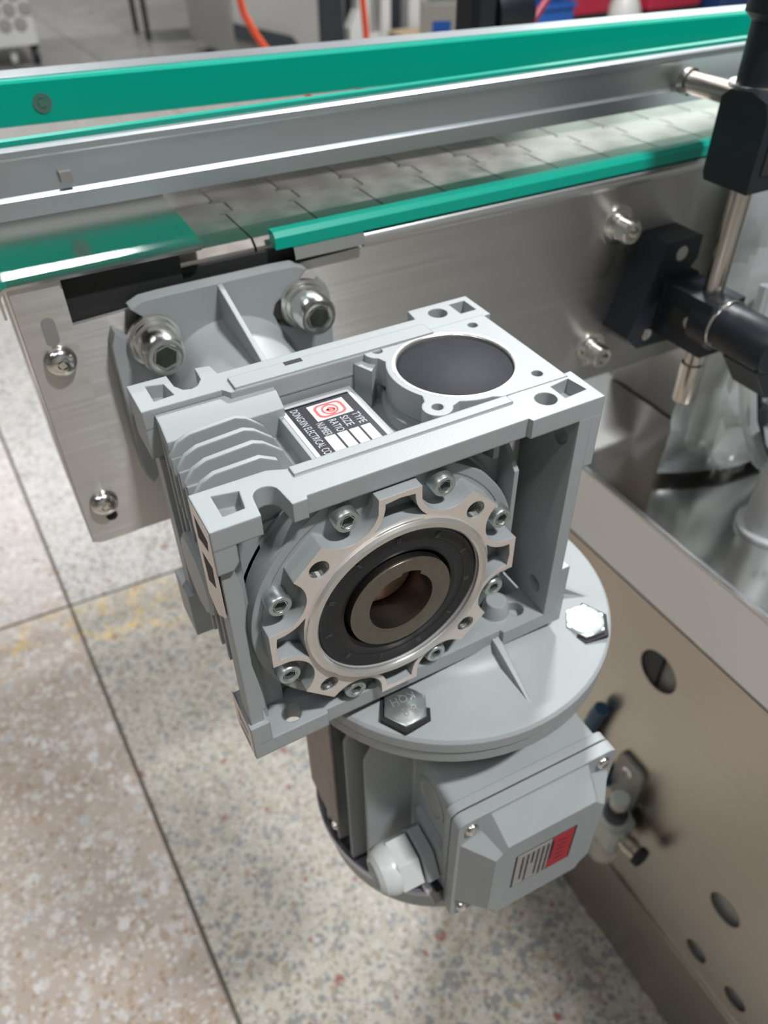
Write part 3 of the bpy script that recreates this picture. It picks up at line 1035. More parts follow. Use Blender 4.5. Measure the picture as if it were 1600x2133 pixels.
ld.add([(x, -46.3, z) for x, z in b0] + [(x, DY, z) for x, z in t0],
       [(i, (i + 1) % n, n + (i + 1) % n, n + i) for i in range(n)] + [tuple(range(n, 2 * n)), tuple(reversed(range(n)))])
lid = part('box_lid', ld, PAINT2, mot, 20, label='terminal box lid with raised faceted middle')


def pan_head_mesh(name, r, m, axis=(0, -1, 0), h=None):
    h = h or r * 0.62
    mb = MB().lathe((0, 0, 0), axis, [(r, -0.5), (r, h * 0.25), (r * 0.86, h * 0.7), (r * 0.55, h * 0.95), (r * 0.3, h)], 20, caps=False)
    mb.lathe((0, 0, 0), axis, [(r * 0.3, h), (r * 0.26, h * 0.3), (0, h * 0.25)], 4)
    return mb.mesh(name, m, (0, 0, 0), 40)


ls = pan_head_mesh('lid_screw', 4.3, CHROME)
for (x, z) in ((TX0 + 8.5, TZ1 - 8.5), (TX1 - 8.5, TZ1 - 8.5), (TX0 + 8.5, TZ0 + 8.5), (TX1 - 8.5, TZ0 + 8.5)):
    inst('lid_screw', ls, lid, (x, -46.5, z), (0, random.random(), 0))
# warning label on the lid
LX0, LX1, LZ0, LZ1 = 119.0, 160.0, -282.0, -244.0
lb = part('warning_label', MB().box(LX0, LX1, DY - 0.35, DY + 0.2, LZ0, LZ1), LABK, mot, 0, label='warning label, grey with print and a red block')
part('print_field', MB().box(LX0 + 0.9, LX1 - 17.0, DY - 0.5, DY, LZ0 + 0.8, LZ1 - 0.8), LABG, lb, 0)
part('red_field', MB().box(LX1 - 16.4, LX1 - 1.4, DY - 0.5, DY, LZ0 + 0.8, LZ1 - 0.8), REDL, lb, 0)
for k in range(7):
    x = LX0 + 4.2 + k * 3.4
    ln = (27, 31, 13, 30, 33, 31, 20)[k]
    w_ = MB()
    z = LZ1 - 4
    while z > LZ1 - 4 - ln:
        q = random.uniform(1.2, 2.6)
        w_.box(x, x + 1.5, DY - 0.62, DY, z - q, z)
        z -= q + random.uniform(0.4, 0.8)
    part('print_line', w_, LABK, lb, 0)
wz = MB()
for z0 in range(5):
    wz.box(LX1 - 11.5, LX1 - 6.5, DY - 0.62, DY, LZ1 - 9 - z0 * 5.2, LZ1 - 6.2 - z0 * 5.2)
part('print_line', wz, mat('dark_red_print', (0.22, 0.02, 0.03), 0.4), lb, 0)
# cable gland
gl = MB()
GC = Vector((TX0 + 2, -17, -288))
gl.lathe(GC, (-1, 0, 0), [(13, 0), (13, 3)], 24)
part('lock_nut', MB().lathe(GC + Vector((-3.5, 0, 0)), (-1, 0, 0), [(18.5, 0), (18.5, 7), (17.5, 8), (11, 8)], 6), PAINT2, mot, 25, label='grey hexagon lock nut')
part('gland_thread', MB().lathe(GC, (-1, 0, 0), [(12.5, 0), (12.5, 14)], 24), DARK, mot)
g2 = MB().lathe(GC + Vector((-13, 0, 0)), (-1, 0, 0), [(17.0, 0), (17.0, 13), (16, 14)], 6)
g2.lathe(GC + Vector((-13, 0, 0)), (-1, 0, 0), [(15, 12), (15.6, 14), (15.2, 18), (13.2, 22.5), (10.2, 25), (8.6, 25.2), (8.2, 23), (8, 15)], 32)
part('cable_gland', g2, WHITEP, mot, 25, label='white plastic cable gland without cable')
part('gland_hole', MB().lathe(GC + Vector((-30, 0, 0)), (-1, 0, 0), [(8.2, 0), (0, 0.2)], 20), DARK, mot)
part('paper_tag', MB().box(TX0 - 9, TX0 - 1, -34, -28, -308, -304), LABW, mot, 0)
part('black_tie', MB().box(TX0 - 5, TX0 + 2, -38, -28, -316, -300), LABK, mot, 0)

# ================================================================== CONVEYOR
PY = 208.0                   # front face of the steel side plate
conv = thing('conveyor_frame', 'brushed stainless conveyor frame with green wear strip and folded end cover, carrying the gearbox', 'conveyor', (400, 270, -163))
sp = MB()
loop = circ(-25.5, -157.5, 5.5, 6, 180, 270) + [(1200, -163), (1200, -6), (168, -5), (168, -9), (100, -11), (-5, -16), (-5, 11), (-31, 11)]
sp.prism([loop], 'y', PY, PY + 3)
# return flange of the left end and rounded edge, folded top edge
sp.box(-31, -28.5, PY + 2, PY + 127, -163, 11)
sp.box(168, 1200, PY + 4, PY + 16, -3, -0.2)
part('side_plate', sp, STEEL, conv, 40)
part('folded_edge', MB().lathe((168, PY + 4.0, -5.5), (1, 0, 0), [(5.5, 0), (5.5, 1032)], 24), mat('bright_fold', (0.80, 0.80, 0.78), 0.32, metal=1.0), conv, 40)
part('side_plate', MB().box(-31, 1200, 335, 338, -163, 2), STEEL, conv, 40)
ep = MB().prism([circ(-25.0, -157.0, 5.5, 6, 180, 270) + [(-3, -162.5), (-6, 10.8), (-30.5, 10.8)]], 'y', PY - 1.3, PY + 0.1)
part('end_plate', ep, STEEL, conv, 40, label='narrow stainless end plate with two pan head screws')
part('bottom_plate', MB().box(-10, 1200, PY + 3, 335, -120, -117), STEEL, conv, 0)
part('frame_opening_shade', MB().box(-5, 1200, PY + 6, PY + 9, -60, -2).box(-28, 58, PY + 4, PY + 6, -60, 9), DARK, conv, 0)  # added near-black sheets stand in for shade inside the frame opening
cs = pan_head_mesh('frame_screw', 8.6, CHROME, h=6.5)
for p in ((-16.5, PY - 1.3, -33), (-17.5, PY - 1.3, -132)):
    inst('frame_screw', cs, conv, p, (0, 0.4, 0))
part('adjusting_slot', MB().prism([rrect(-20.5, -13.5, -24, -8, 3.4)], 'y', PY - 1.6, PY - 1.25), MGREY, conv, 0)
part('screw_hole', MB().prism([circ(-15.2, -144, 3.6, 16)], 'y', PY - 1.6, PY - 1.25), DARK, conv, 0)
fs = MB().lathe((0, 0, 0), (0, -1, 0), [(14, 0), (14, 1.6), (10, 1.8), (10, 5), (8.6, 5.2), (8.6, 16), (7.5, 17), (4.6, 17), (4.4, 10), (0, 10)], 20).mesh('frame_bolt', CHROME, (0, 0, 0), 40)
for p in ((372, PY, -36), (367, PY, -134)):
    inst('frame_bolt', fs, conv, p, label='stainless bolt holding the frame cross tie')
# end cover: bright sheet folded over the tail of the chain
ec_ = MB()
tz = 12.0
pts = [(-30, 205)] + circ(67, 210, 5, 6, 270, 350) + [(75.5, 340), (-30, 340)]
ec_.prism([pts], 'z', tz - 1.6, tz)
fold = [(-30 + 6 * math.cos(R(a)), tz - 6 + 6 * math.sin(R(a))) for a in (90, 112, 135, 158, 180)] + [(-36, -4)]
fold += [(-34.6, -4)] + [(-30 + 4.5 * math.cos(R(a)), tz - 6 + 4.5 * math.sin(R(a))) for a in (180, 158, 135, 112, 90)]
ec_.prism([fold], 'y', 205, 340)
part('end_cover', ec_, MIRROR, conv, 40, label='mirror bright folded end cover')
# green wear strip on its steel carrier
ws = MB().prism([[(PY - 1, 0.6), (PY + 8, 0.6), (PY + 8, 9.8), (PY + 2, 9.8), (PY - 1, 7.2)]], 'x', 112, 1200)
part('wear_strip', ws, GREEN, conv, 20, label='green plastic wear strip')
wc = MB().prism([[(PY + 10, -3.0), (PY + 10, 1.0), (PY - 3, 0.6), (PY - 5, -5.8), (PY - 3.4, -6.4), (PY - 1.6, -3)]], 'x', 122, 167)
part('strip_carrier', wc, MIRROR, conv, 20)
part('sprocket', MB().lathe((92, 216, -22), (0, 1, 0), [(10, 0), (18, 2), (18, 16), (10, 18)], 24), DARK, conv)
part('drive_shaft', MB().lathe((GX, 13, GZ), (0, 1, 0), [(0, 0.4), (4, 0.4), (5, 0), (13.6, 0), (15.0, 1.2), (15.0, 227)], 32), RUST, conv, label='rusty end of the drive shaft inside the gearbox bore')
for x in (300, 700, 1100):
    part('cross_tie', MB().tube([(x, PY + 3, -90), (x, 335, -90)], 10, 16), CHROME, conv)

# slat chain
chain = thing('slat_chain', 'table top conveyor chain of hinged stainless slats under the guide rails', 'chain', (400, 271, 0))
pitch = 45.3
y0c, y1c = 222.0, 320.0


def slat_mesh():
    mb = MB()
    g = 0.55
    ed = [(0, y0c), (0, 264), (-3, 266), (6, 269), (6, 284), (-3, 287), (0, 290), (0, y1c)]
    lo = [(x + g, y) for x, y in ed]
    hi = [(x + pitch - g, y) for x, y in ed]
    pts = lo[::-1] + hi
    n = len(pts)
    # top face, with the front and back edges chamfered downward
    mb.prism([pts], 'z', 0.4, 4.0)
    mb.prism([[(y0c - 5.0, -7), (y0c + 2, -7), (y0c + 2, 3.9), (y0c, 3.9), (y0c - 4.6, 0.4), (y0c - 5.0, -0.6)]], 'x', g + 0.2, pitch - g - 0.2)
    mb.lathe((0, 0, -3), (0, 1, 0), [(4.5, 262), (4.5, 281)], 12)
    mb.lathe((0, 0, -3), (0, 1, 0), [(4.2, 236), (4.2, 256)], 12)
    return mb.mesh('slat', SLAT, (0, 0, 0), 30)


smesh = slat_mesh()
x = 103.5 - pitch
while x < 1180:
    inst('slat', smesh, chain, (x, 0, 0))
    x += pitch


# ------------------------------------------------------------------ guide rails
def rail_frame(p0, p1):
    """matrix mapping (along, across, up) to drawing units"""
    p0, p1 = Vector(p0), Vector(p1)
    ex = (p1 - p0).normalized()
    ey = Vector((0, 0, 1)).cross(ex).normalized()
    ez = ex.cross(ey)
    m = Matrix((ex, ey, ez)).transposed().to_4x4()
    m.translation = p0
    return m, (p1 - p0).length


near = thing('near_guide_rail', 'near guide rail, grey aluminium profile seen from outside with a thin green edge on top', 'rail', (400, 240, 28))
Mn, Ln = rail_frame((-150, 239, 32.2), (1000, 239, 25.0))
prof = [(0, 0), (1.5, 0), (13, 1.0), (13, 31), (3, 32.2), (0.8, 31.4), (0.5, 28.5), (2.6, 27), (3.6, 19), (2.6, 13), (2.4, 10.4), (0.6, 9.6), (0, 8.8)]
nr = MB().prism([prof], 'x', 0, Ln).xf(Mn)
part('aluminium_profile', nr, ALU, near, 22)
part('green_liner', MB().prism([[(13, 1), (20, 1), (20, 31.5), (18.5, 33.2), (13, 33.2)]], 'x', 0, Ln).xf(Mn), GREEN, near, 20)
part('clamp_nut', MB().box(162, 168, -0.4, 4, 14, 19).xf(Mn), MGREY, near)
far = thing('far_guide_rail', 'far guide rail with its broad green plastic face toward the viewer and an aluminium back', 'rail', (400, 335, 40))
Mf, Lf = rail_frame((-160, 360, 49.2), (1000, 297, 31.5))
part('green_liner', MB().prism([[(0, 0), (7, 0), (7, 24), (1.6, 24), (0, 22.6)]], 'x', 0, Lf).xf(Mf), GREEN, far, 20, label='broad green plastic liner')
part('aluminium_profile', MB().prism([[(7, -2), (30, -2), (30, 23), (28, 24.6), (7, 24.6)]], 'x', 0, Lf).xf(Mf), ALU, far, 50)
fsm = MB().lathe((0, 0, 0), (0, -1, 0), [(5.6, -1), (5.6, 0.1), (3.0, 0.12)], 20, caps=False)
fsm.lathe((0, 0, 0), (0, -1, 0), [(3.0, 0.12), (2.4, -0.9), (0, -1)], 4)
fsm = fsm.mesh('countersunk_screw', mat('dull_screw', (0.33, 0.33, 0.31), 0.35, metal=1.0), (0, 0, 0), 40)
pw = Mf @ Vector((187, -0.3, 11.0))
inst('countersunk_screw', fsm, far, pw, (0, 0.6, 0))

# ------------------------------------------------------------------ guide rail bracket
br = thing('guide_rail_bracket', 'black plastic clamp bracket with steel rods, bolted to the conveyor side plate', 'bracket', (432, 165, -178))
RX, RY = 420.0, 150.0
bc = MB()
bc.prism([[(397, -45), (431, -45), (431, -62), (426, -68), (437, -74), (437, -128), (388, -126), (376, -115)]], 'y', 180, PY)
bc.prism([[(404, 134), (436, 134), (436, 182), (404, 182)]], 'z', -116, -75)
bc.lathe((419.5, 150, -93), (0, -1, 0), [(19.5, 0), (19.5, 17), (18, 18)], 32)
part('base_clamp', bc, BLACKP, br)
part('clamp_slot', MB().box(403.4, 404.2, 140, 168, -103, -88), DARK, br, 0)
part('clamp_bolt', MB().lathe((413, 180.4, -55), (0, -1, 0), [(5.5, 0), (5.5, 0.8), (0, 0.8)], 16), CHROME, br)
part('clamp_bolt', MB().lathe((403.6, 150, -95), (-1, 0, 0), [(5.0, 0), (5.0, 0.8), (0, 0.8)], 16), CHROME, br)
part('clamp_bolt', MB().lathe((396, 180.4, -116), (0, -1, 0), [(4.5, 0), (4.5, 0.8), (0, 0.8)], 16), CHROME, br)
vr = MB().lathe((RX, RY, -162), (0, 0, 1), [(6.3, 0), (7.1, 1), (7.1, 176)], 24)
part('vertical_rod', vr, ROD, br, label='vertical round steel rod')
part('rod_foot', MB().lathe((RX, RY, -165), (0, 0, 1), [(8.0, 0), (8.6, 1), (8.6, 33), (7, 34)], 24), ROD, br)
kx, ky, kz = 419.5, 132, -92
part('washer_ring', MB().lathe((kx, ky, kz), (0, -1, 0), [(18.5, -1), (19.0, 0), (19.0, 1.8), (16, 2)], 32), CHROME, br, label='thin steel washer ring')
kn_ = MB().lathe((kx, ky - 1.5, kz), (0, -1, 0), [(17.4, 0), (17.4, 40), (15, 44), (0, 44)], 32)
kn_.prism([[(kx - 12, kz - 14), (kx + 12, kz + 12), (kx + 70, kz - 22), (kx + 62, kz - 46), (kx + 8, kz - 40)]], 'y', ky - 44, ky - 14)
part('clamp_lever', kn_, BLACKP, br, label='black clamping lever')
uc = MB()
uc.prism([[(134, 1.5), (170, 1.5), (172, 6), (172, 52), (166, 57), (150, 58), (138, 54), (134, 44)]], 'x', 404, 456)
part('upper_clamp', uc, BLACKP, br, label='black block clamping both rods')
part('clamp_slot', MB().box(412, 420, 133.2, 134.2, 12, 38), DARK, br, 0)
part('clamp_bolt', MB().lathe((432, 133.8, 36), (0, -1, 0), [(6.5, 0), (6.5, 1.2), (4, 1.5)], 16), CHROME, br)
hr = MB().lathe((440, 166, 44), (0, 1, 0), [(7.2, 0), (7.2, 64), (8.8, 65), (8.8, 70), (7, 72)], 24)
part('horizontal_rod', hr, ROD, br, label='short horizontal steel rod')
part('washer_ring', MB().lathe((422, 163, 57.5), (0, 0, 1), [(16, -1), (16.4, 0), (16.4, 1.6), (13, 1.8)], 32), CHROME, br)
kt = MB().lathe((423, 163, 58.5), (0, 0, 1), [(13.0, 0), (13.0, 36), (12, 38)], 32)
kt.lathe((424, 163, 93), (0.1, 0, 1), [(14, -2), (19, 2), (19, 30), (14, 34), (0, 34)], 32)
part('clamp_lever', kt, BLACKP, br, label='black round clamping knob')

# ================================================================== MACHINE CABINET (right)
cab = thing('machine_cabinet', 'stainless machine cabinet with bright folded top edge and punched side panel, under the conveyor', 'cabinet', (700, 60, FZ))
CX = 430.0
ct = MB()
ct.box(CX - 7, 1300, -700, 390, -301.5, -299)
lp_ = MB().box(CX - 7.4, CX - 4.5, -700, 390, -383, -303)
lp_.box(CX - 7.4, CX + 8, -700, 390, -383, -380.5)
lp_.lathe((CX - 3.2, -700, -302.8), (0, 1, 0), [(4.2, 0), (4.2, 1090)], 20)
part('tray_lip', lp_, mat('satin_lip', (0.80, 0.83, 0.86), 0.33, metal=1.0), cab, 40)
part('top_tray', ct, STEELT, cab, 40, label='polished top tray with folded lip')
part('top_sheet', MB().box(566, 1300, 258, 385, -299, -296.6), STEELT, cab, 0)
part('support_box', MB().box(560, 900, 262, 360, -297, -166), STEEL, cab, 0)
holes = [circ(96, -461, 24, 36), circ(-68, -675, 19, 30), circ(-67, -790, 14, 24), circ(-123, -789, 14, 24)]
pn = MB().prism([[(-700, -828), (390, -828), (390, -383), (-700, -383)]] + holes, 'x', CX, CX + 2.4)
part('side_panel', pn, STEELP, cab, 0, label='satin side panel punched with round holes')
part('back_lining', MB().box(CX + 9, CX + 12, -700, 390, -828, -383), mat('inside_grey', (0.45, 0.44, 0.41), 0.6), cab, 0)
part('hole_shade_block', MB().box(CX + 2.6, CX + 9, 97, 140, -560, -386), MDARK, cab, 0)  # added dark block stands in for the shaded half of the big hole
part('plinth', MB().box(CX - 4, CX + 40, -700, 390, FZ, -829), mat('plinth_stainless', (0.42, 0.38, 0.33), 0.36, metal=1.0, var=0.1, vscale=20), cab, 0)
part('rear_panel', MB().box(CX + 2, 1300, 386, 389, FZ, -302), STEELP, cab, 0)
part('end_panel', MB().box(1297, 1300, -700, 390, FZ, -302), STEELP, cab, 0)

# aluminium post standing on the tray
pst = thing('aluminium_post', 'short aluminium round post with a set screw, standing on polished tray', 'post', (512, 92, -298.6))
part('post_body', MB().lathe((512, 92, -298.6), (0, 0, 1), [(30, 0), (30, 4), (24, 5), (24, 62), (23, 63), (22, 64), (22, 120), (20, 122), (0, 122)], 36), mat('satin_aluminium', (0.68, 0.69, 0.69), 0.42, metal=0.5), pst)
part('set_screw', MB().lathe((496, 75, -262), (-0.7, -0.7, 0), [(5.5, -2), (5.5, 0.5), (3.6, 0.6), (3.4, -2), (0, -2)], 16), DARK, pst)

# bagged machine head behind the bracket: clear film over pale green casing
bag = thing('wrapped_machine_part', 'pale machine part wrapped in clear crinkled plastic film, right of the bracket', 'machine', (640, 190, -298.5))
part('casing', MB().cbox(500, 800, 172, 204, -270, 0, 10), MILKY, bag)
for xx in (560, 740):
    part('casing_leg', MB().lathe((xx, 186, -298.5), (0, 0, 1), [(18, 0), (18, 6), (10, 8), (10, 60)], 24), CHROME, bag)
part('chrome_boss', MB().lathe((590, 174, -190), (-0.3, -1, 0), [(34, 0), (34, 26), (30, 30), (18, 30), (16, 22), (0, 22)], 32), CHROME, bag)
gm = MB()
nx, nz = 60, 56
rv = random.Random(3)
gv = []
for i in range(nx):
    for j in range(nz):
        xx = 468 + 350 * i / (nx - 1)
        zz = -288 + 318 * j / (nz - 1)
        yy = 162 + 30 * max(0, (560 - xx) / 92) ** 1.5 + 9 * math.sin(i * 1.1 + j * 0.7) * 0 + 3.0 * abs(math.sin(i * 0.31 + 0.17 * j + 1.7 * math.sin(j * 0.11))) - 4 * abs(math.sin(i * 0.13 - j * 0.29 + math.sin(i * 0.2))) + rv.uniform(-0.5, 0.5)
        gv.append((xx, yy, zz))
gm.add(gv, [(i * nz + j, (i + 1) * nz + j, (i + 1) * nz + j + 1, i * nz + j + 1) for i in range(nx - 1) for j in range(nz - 1)])
part('plastic_film', gm, CLEAR, bag, 12, label='clear crinkled wrapping film')

cab1 = MB().tube([(506, 160, -90), (503, 156, -120), (502, 150, -160), (508, 142, -200), (524, 136, -240), (552, 134, -272), (596, 138, -290), (700, 142, -292)], 5, 10)
cbl = thing('black_cable', 'black cable in clear sleeving hanging beside the wrapped machine part', 'cable', (560, 140, -298))
part('cable_core', cab1, BLACKP, cbl)
part('clear_sleeve', MB().tube([(494, 158, -90), (491, 154, -122), (490, 148, -164), (497, 138, -206), (516, 128, -246), (548, 124, -276), (600, 128, -290)], 7, 10), CLEAR, cbl)
part('cable_plug', MB().lathe((508, 142, -196), (0.2, -0.3, -1), [(8, 0), (9, 3), (9, 16), (7, 18)], 16), MDARK, cbl)

# air filter regulator on the cabinet side
rg = thing('air_regulator', 'small air filter regulator with pale knob and clear bowl, fixed low on the cabinet side', 'regulator', (404, 70, -790))
part('mount_plate', MB().prism([rrect(66, 104, -690, -610, 9), circ(86, -630, 7, 16)], 'x', 424, 429), CLOUDY, rg)
part('mount_screw', MB().lathe((424, 86, -630), (-1, 0, 0), [(7, -4), (7, 1), (3.5, 1.5), (3.2, -1), (0, -1)], 16), CHROME, rg)
part('regulator_body', MB().cbox(388, 422, 50, 92, -728, -688, 5).lathe((405, 71, -690), (0, 0, 1), [(19, 0), (19, 6), (15, 8)], 24), MILKY, rg)
part('sight_dome', MB().lathe((405, 71, -684), (0, 0, 1), [(14.5, 0), (14.5, 8), (13, 11), (6, 12)], 24), SMOKE, rg)
part('valve_stem', MB().lathe((405, 71, -674), (0, 0, 1), [(5, 0), (5, 16)], 16), AMBER, rg)
part('adjusting_knob', MB().lathe((405, 71, -660), (0, 0, 1), [(9.5, 0), (10.5, 1), (10.5, 14), (9.5, 15), (0, 15)], 24), MILKY, rg)
part('filter_bowl', MB().lathe((405, 71, -728), (0, 0, -1), [(18, 0), (18, 40), (14, 52), (6, 58), (0, 58)], 24), BOWL, rg)
part('blue_reflection', MB().tube([(419, 104, -668), (419, 128, -690), (418, 148, -670), (418, 150, -632), (418, 143, -585), (420, 140, -572)], 9, 12), mat('dull_blue_reflection', (0.035, 0.10, 0.17), 0.4), rg, label='dull blue shape standing in for a blurred reflection')  # added shape imitating a blurred blue reflection in the panel
part('hose_fitting', MB().lathe((405, 52, -708), (0.1, -1, 0.05), [(9, 0), (9, 6), (11, 7), (11, 16), (10, 17), (10, 24), (12, 25), (12, 30)], 18, caps=False), ROD, rg)
part('fitting_bore', MB().lathe((407.6, 25, -706.6), (0.1, -1, 0.05), [(12.2, -4), (12.2, 3), (10, 4), (0, 2.5)], 18), DARK, rg)

# ================================================================== BACKGROUND OF THE HALL
def bgbox(t, name, x0, x1, y0, y1, z0, z1, m, c=8):
    return part(name, MB().cbox(x0, x1, y0, y1, z0, z1, c), m, t, 0)


t = thing('packing_machine', 'white machine on small castors with dark round vents, far off at upper left', 'machine', (300, 6200, FZ))
bgbox(t, 'cabinet_body', -600, 786, 5900, 6900, -856, 700, MWHITE, 20)
for k in range(7):
    a = k * math.pi * 2 / 6
    rr = 0 if k == 6 else 92
    part('round_vent', MB().lathe((660 + rr * math.cos(a), 5900, -660 + rr * math.sin(a)), (0, -1, 0), [(40, 0), (40, 4), (30, 5), (0, 5)], 16), MGREY, t)
for xx in (100, 620, 760):
    part('castor', MB().lathe((xx - 22, 6000, FZ + 56), (1, 0, 0), [(20, 0), (56, 6), (56, 40), (20, 46)], 20).box(xx - 24, xx + 26, 5960, 6040, FZ + 90, -850), MWHITE if xx < 700 else MDARK, t)
t = thing('low_bench', 'dark legged low bench standing on the floor at the far side of the hall', 'bench', (1500, 5600, FZ))
bgbox(t, 'bench_top', 1560, 2080, 6300, 6700, -640, -600, MGREY)
for xx, yy in ((1600, 6340), (2040, 6340), (1600, 6660), (2040, 6660)):
    bgbox(t, 'leg', xx - 16, xx + 16, yy - 16, yy + 16, FZ, -640, MDARK, 4)
t = thing('press_machine', 'brownish grey machine base with a dark open side, behind the orange hose', 'machine', (2300, 4700, FZ))
bgbox(t, 'base_body', 1780, 2346, 5000, 5900, -900, 500, MGREY, 12)
bgbox(t, 'dark_bay', 2346, 2545, 5060, 5900, -940, 500, MDARK, 6)
part('skid_beam', MB().prism([[(1780, -700), (2140, -800), (2190, -860), (2100, -870), (1780, -780)]], 'y', 4960, 5000), MDARK, t, 0)
for xx in (1840, 2300):
    bgbox(t, 'foot', xx - 40, xx + 40, 5060, 5160, FZ, -895, MDARK, 4)
t = thing('white_frame_machine', 'pale white steel machine frame with open centre, beyond the middle of the far rail', 'machine', (2750, 5000, FZ))
part('end_frame', MB().prism([[(2557, FZ), (2557, -800), (2615, -700), (2640, 500), (2700, 500), (2700, FZ)]], 'y', 5000, 5080), MWHITE, t, 0)
bgbox(t, 'post', 2735, 2775, 5060, 5120, FZ, 500, MGREY, 6)
bgbox(t, 'post', 2790, 2858, 5000, 5100, FZ, 500, MWHITE, 6)
bgbox(t, 'dark_bay', 2862, 2990, 5100, 5700, FZ, 500, MDARK, 6)
bgbox(t, 'base_rail', 2700, 2790, 5020, 5100, FZ, -850, MWHITE, 6)
bgbox(t, 'post', 3001, 3130, 5000, 5200, FZ + 40, 500, MWHITE, 20)
t = thing('cardboard_carton', 'brown cardboard carton on the floor beside the white machine frame', 'box', (2960, 4800, FZ))
bgbox(t, 'carton_body', 2800, 3090, 4700, 4940, FZ, FZ + 150, CARD, 4)
part('carton_flap', MB().box(2800, 2940, 4700, 4940, FZ + 150, FZ + 158), CARD, t, 0)
part('carton_flap', MB().box(2948, 3090, 4700, 4940, FZ + 150, FZ + 156), CARD, t, 0)


def hose(name, label, pts, r):
    # smooth the path
    P = [Vector(p) for p in pts]
    out = []
    for i in range(len(P) - 1):
        p0, p1, p2, p3 = P[max(i - 1, 0)], P[i], P[i + 1], P[min(i + 2, len(P) - 1)]
        for k in range(8):
            q = k / 8
            out.append(0.5 * ((2 * p1) + (p2 - p0) * q + (2 * p0 - 5 * p1 + 4 * p2 - p3) * q * q + (3 * p1 - 3 * p2 + p3 - p0) * q ** 3))
    out.append(P[-1])
    single(name, MB().tube(out, r, 8), ORANGE, label, 'hose', (P[-1].x, P[-1].y, FZ), 'orange air hoses')


hose('air_hose', 'orange air hose curving down before the machine base, left of two', [(850, 2350, 300), (862, 2350, 0), (882, 2350, -197), (903, 2350, -258), (949, 2350, -330), (1013, 2350, -400), (1068, 2350, -452), (1072, 2350, -484), (1000, 2350, -494), (905, 2350, -520), (780, 2360, -610), (700, 2400, -800), (760, 2600, -955), (1100, 3000, -968)], 10.5)
hose('air_hose', 'orange air hose hanging straight before the white frame, right of two', [(1240, 2350, 300), (1262, 2350, -100), (1280, 2350, -227), (1290, 2350, -332), (1290, 2350, -420), (1245, 2350, -492), (1190, 2360, -540), (1170, 2400, -700), (1240, 2500, -955), (1620, 3000, -968)], 10.5)

# far side bracket of the guide rail
t = thing('far_rail_bracket', 'black clamp with steel rod on the far side of the conveyor, behind the green rail', 'bracket', (490, 520, -100))
part('clamp_block', MB().cbox(466, 496, 540, 580, -100, 75, 6), BLACKP, t)
part('clamp_knob', MB().lathe((502, 562, 36), (1, -0.1, 0), [(14, -8), (26, -4), (26, 32), (22, 38), (0, 38)], 28), BLACKP, t)
part('steel_rod', MB().tube([(510, 540, 8), (552, 385, 2)], 5, 12), CHROME, t)
part('mount_arm', MB().box(466, 490, 338, 545, -100, -76), BLACKP, t, 0)
part('handle_rod', MB().tube([(546, 560, 18), (580, 570, 46)], 4, 10), RED, t, label='thin red handle')
# outfeed table end
t = thing('side_table', 'stainless sheet table with a folded bright edge and blue sticker, beyond the far rail', 'table', (1040, 1600, FZ))
part('table_top', MB().prism([[(985, 1500), (1098, 1450), (1200, 1640), (1085, 1690)]], 'z', -112, -106), MIRROR, t, 0)
part('front_apron', MB().add([(985, 1500, -112), (1098, 1450, -112), (1098, 1450, -260), (985, 1500, -260), (987, 1505, -112), (1100, 1455, -112), (1100, 1455, -260), (987, 1505, -260)], [(0, 1, 2, 3), (7, 6, 5, 4), (0, 4, 5, 1), (1, 5, 6, 2), (2, 6, 7, 3), (3, 7, 4, 0)]), mat('pale_apron', (0.46, 0.44, 0.40), 0.4, metal=0.4), t, 0)
part('sticker', MB().add([(1005, 1490.2, -142), (1042, 1473.8, -142), (1042, 1473.8, -166), (1005, 1490.2, -166), (1005.5, 1491.6, -142), (1042.5, 1475.2, -142), (1042.5, 1475.2, -166), (1005.5, 1491.6, -166)], [(0, 1, 2, 3), (7, 6, 5, 4), (0, 4, 5, 1), (1, 5, 6, 2), (2, 6, 7, 3), (3, 7, 4, 0)]), BLUE, t, 0)
for (xx, yy) in ((1000, 1514), (1088, 1476), (1090, 1666), (1180, 1630)):
    part('leg', MB().box(xx - 8, xx + 8, yy - 8, yy + 8, FZ, -112), CHROME, t, 0)


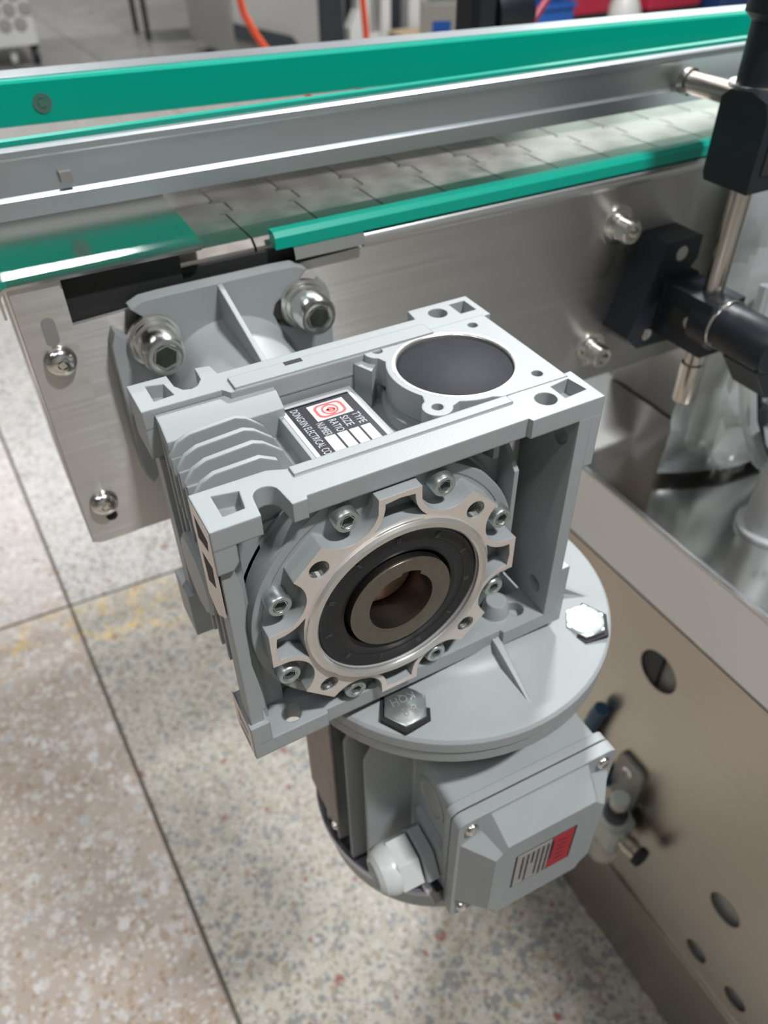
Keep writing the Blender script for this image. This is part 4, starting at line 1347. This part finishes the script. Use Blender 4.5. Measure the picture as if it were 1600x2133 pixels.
def crate(x0, x1, y0, y1, z0, z1, m, label, name='storage_crate', cat='crate'):
    t = thing(name, label, cat, ((x0 + x1) / 2, (y0 + y1) / 2, z0))
    part('crate_shell', MB().prism([rrect(x0, x1, y0, y1, 20, 3), rrect(x0 + 14, x1 - 14, y0 + 14, y1 - 14, 14, 3)], 'z', z0, z1).prism([rrect(x0 + 4, x1 - 4, y0 + 4, y1 - 4, 16, 3)], 'z', z0, z0 + 12), m, t)
    part('rim', MB().prism([rrect(x0 - 12, x1 + 12, y0 - 12, y1 + 12, 26, 3), rrect(x0 + 10, x1 - 10, y0 + 10, y1 - 10, 14, 3)], 'z', z1 - 26, z1), m, t)
    return t


crate(3545, 3880, 4400, 4900, FZ, FZ + 300, BLUE, 'blue plastic crate on the floor beyond the black clamp of the far rail')
crate(3900, 4230, 4460, 4900, FZ + 210, FZ + 520, RED, 'dark red plastic bin between the blue crate and the white sack')
crate(4520, 5000, 4400, 4900, FZ + 200, FZ + 520, RED, 'dark red plastic bin right of the white sack')
crate(5150, 5800, 4350, 4900, FZ, FZ + 420, DBLUE, 'navy blue plastic crate farthest right behind the rail')
for (x0, x1, y0, y1, zt_, lb_) in ((3910, 4220, 4470, 4890, 210, 'dark rack under the red bin beside the blue crate'), (4530, 4990, 4410, 4890, 200, 'dark rack under the red bin right of the white sack')):
    t = thing('bin_rack', lb_, 'rack', ((x0 + x1) / 2, (y0 + y1) / 2, FZ))
    for k in range(3):
        ya = y0 + k * (y1 - y0 - 100) / 2
        part('plank', MB().box(x0, x1, ya, ya + 100, FZ + zt_ - 25, FZ + zt_), MDARK, t, 0)
    for xx in (x0, x1 - 40):
        part('side_frame', MB().box(xx, xx + 40, y0, y1, FZ, FZ + zt_ - 25), MDARK, t, 0)
sk = MB().lathe((4370, 4480, FZ), (0, 0, 1), [(90, 0), (125, 60), (115, 200), (80, 280), (36, 330), (50, 370), (0, 380)], 20)
single('white_sack', sk, MWHITE, 'tied white sack standing between the two dark red bins', 'sack', (4370, 4480, FZ))
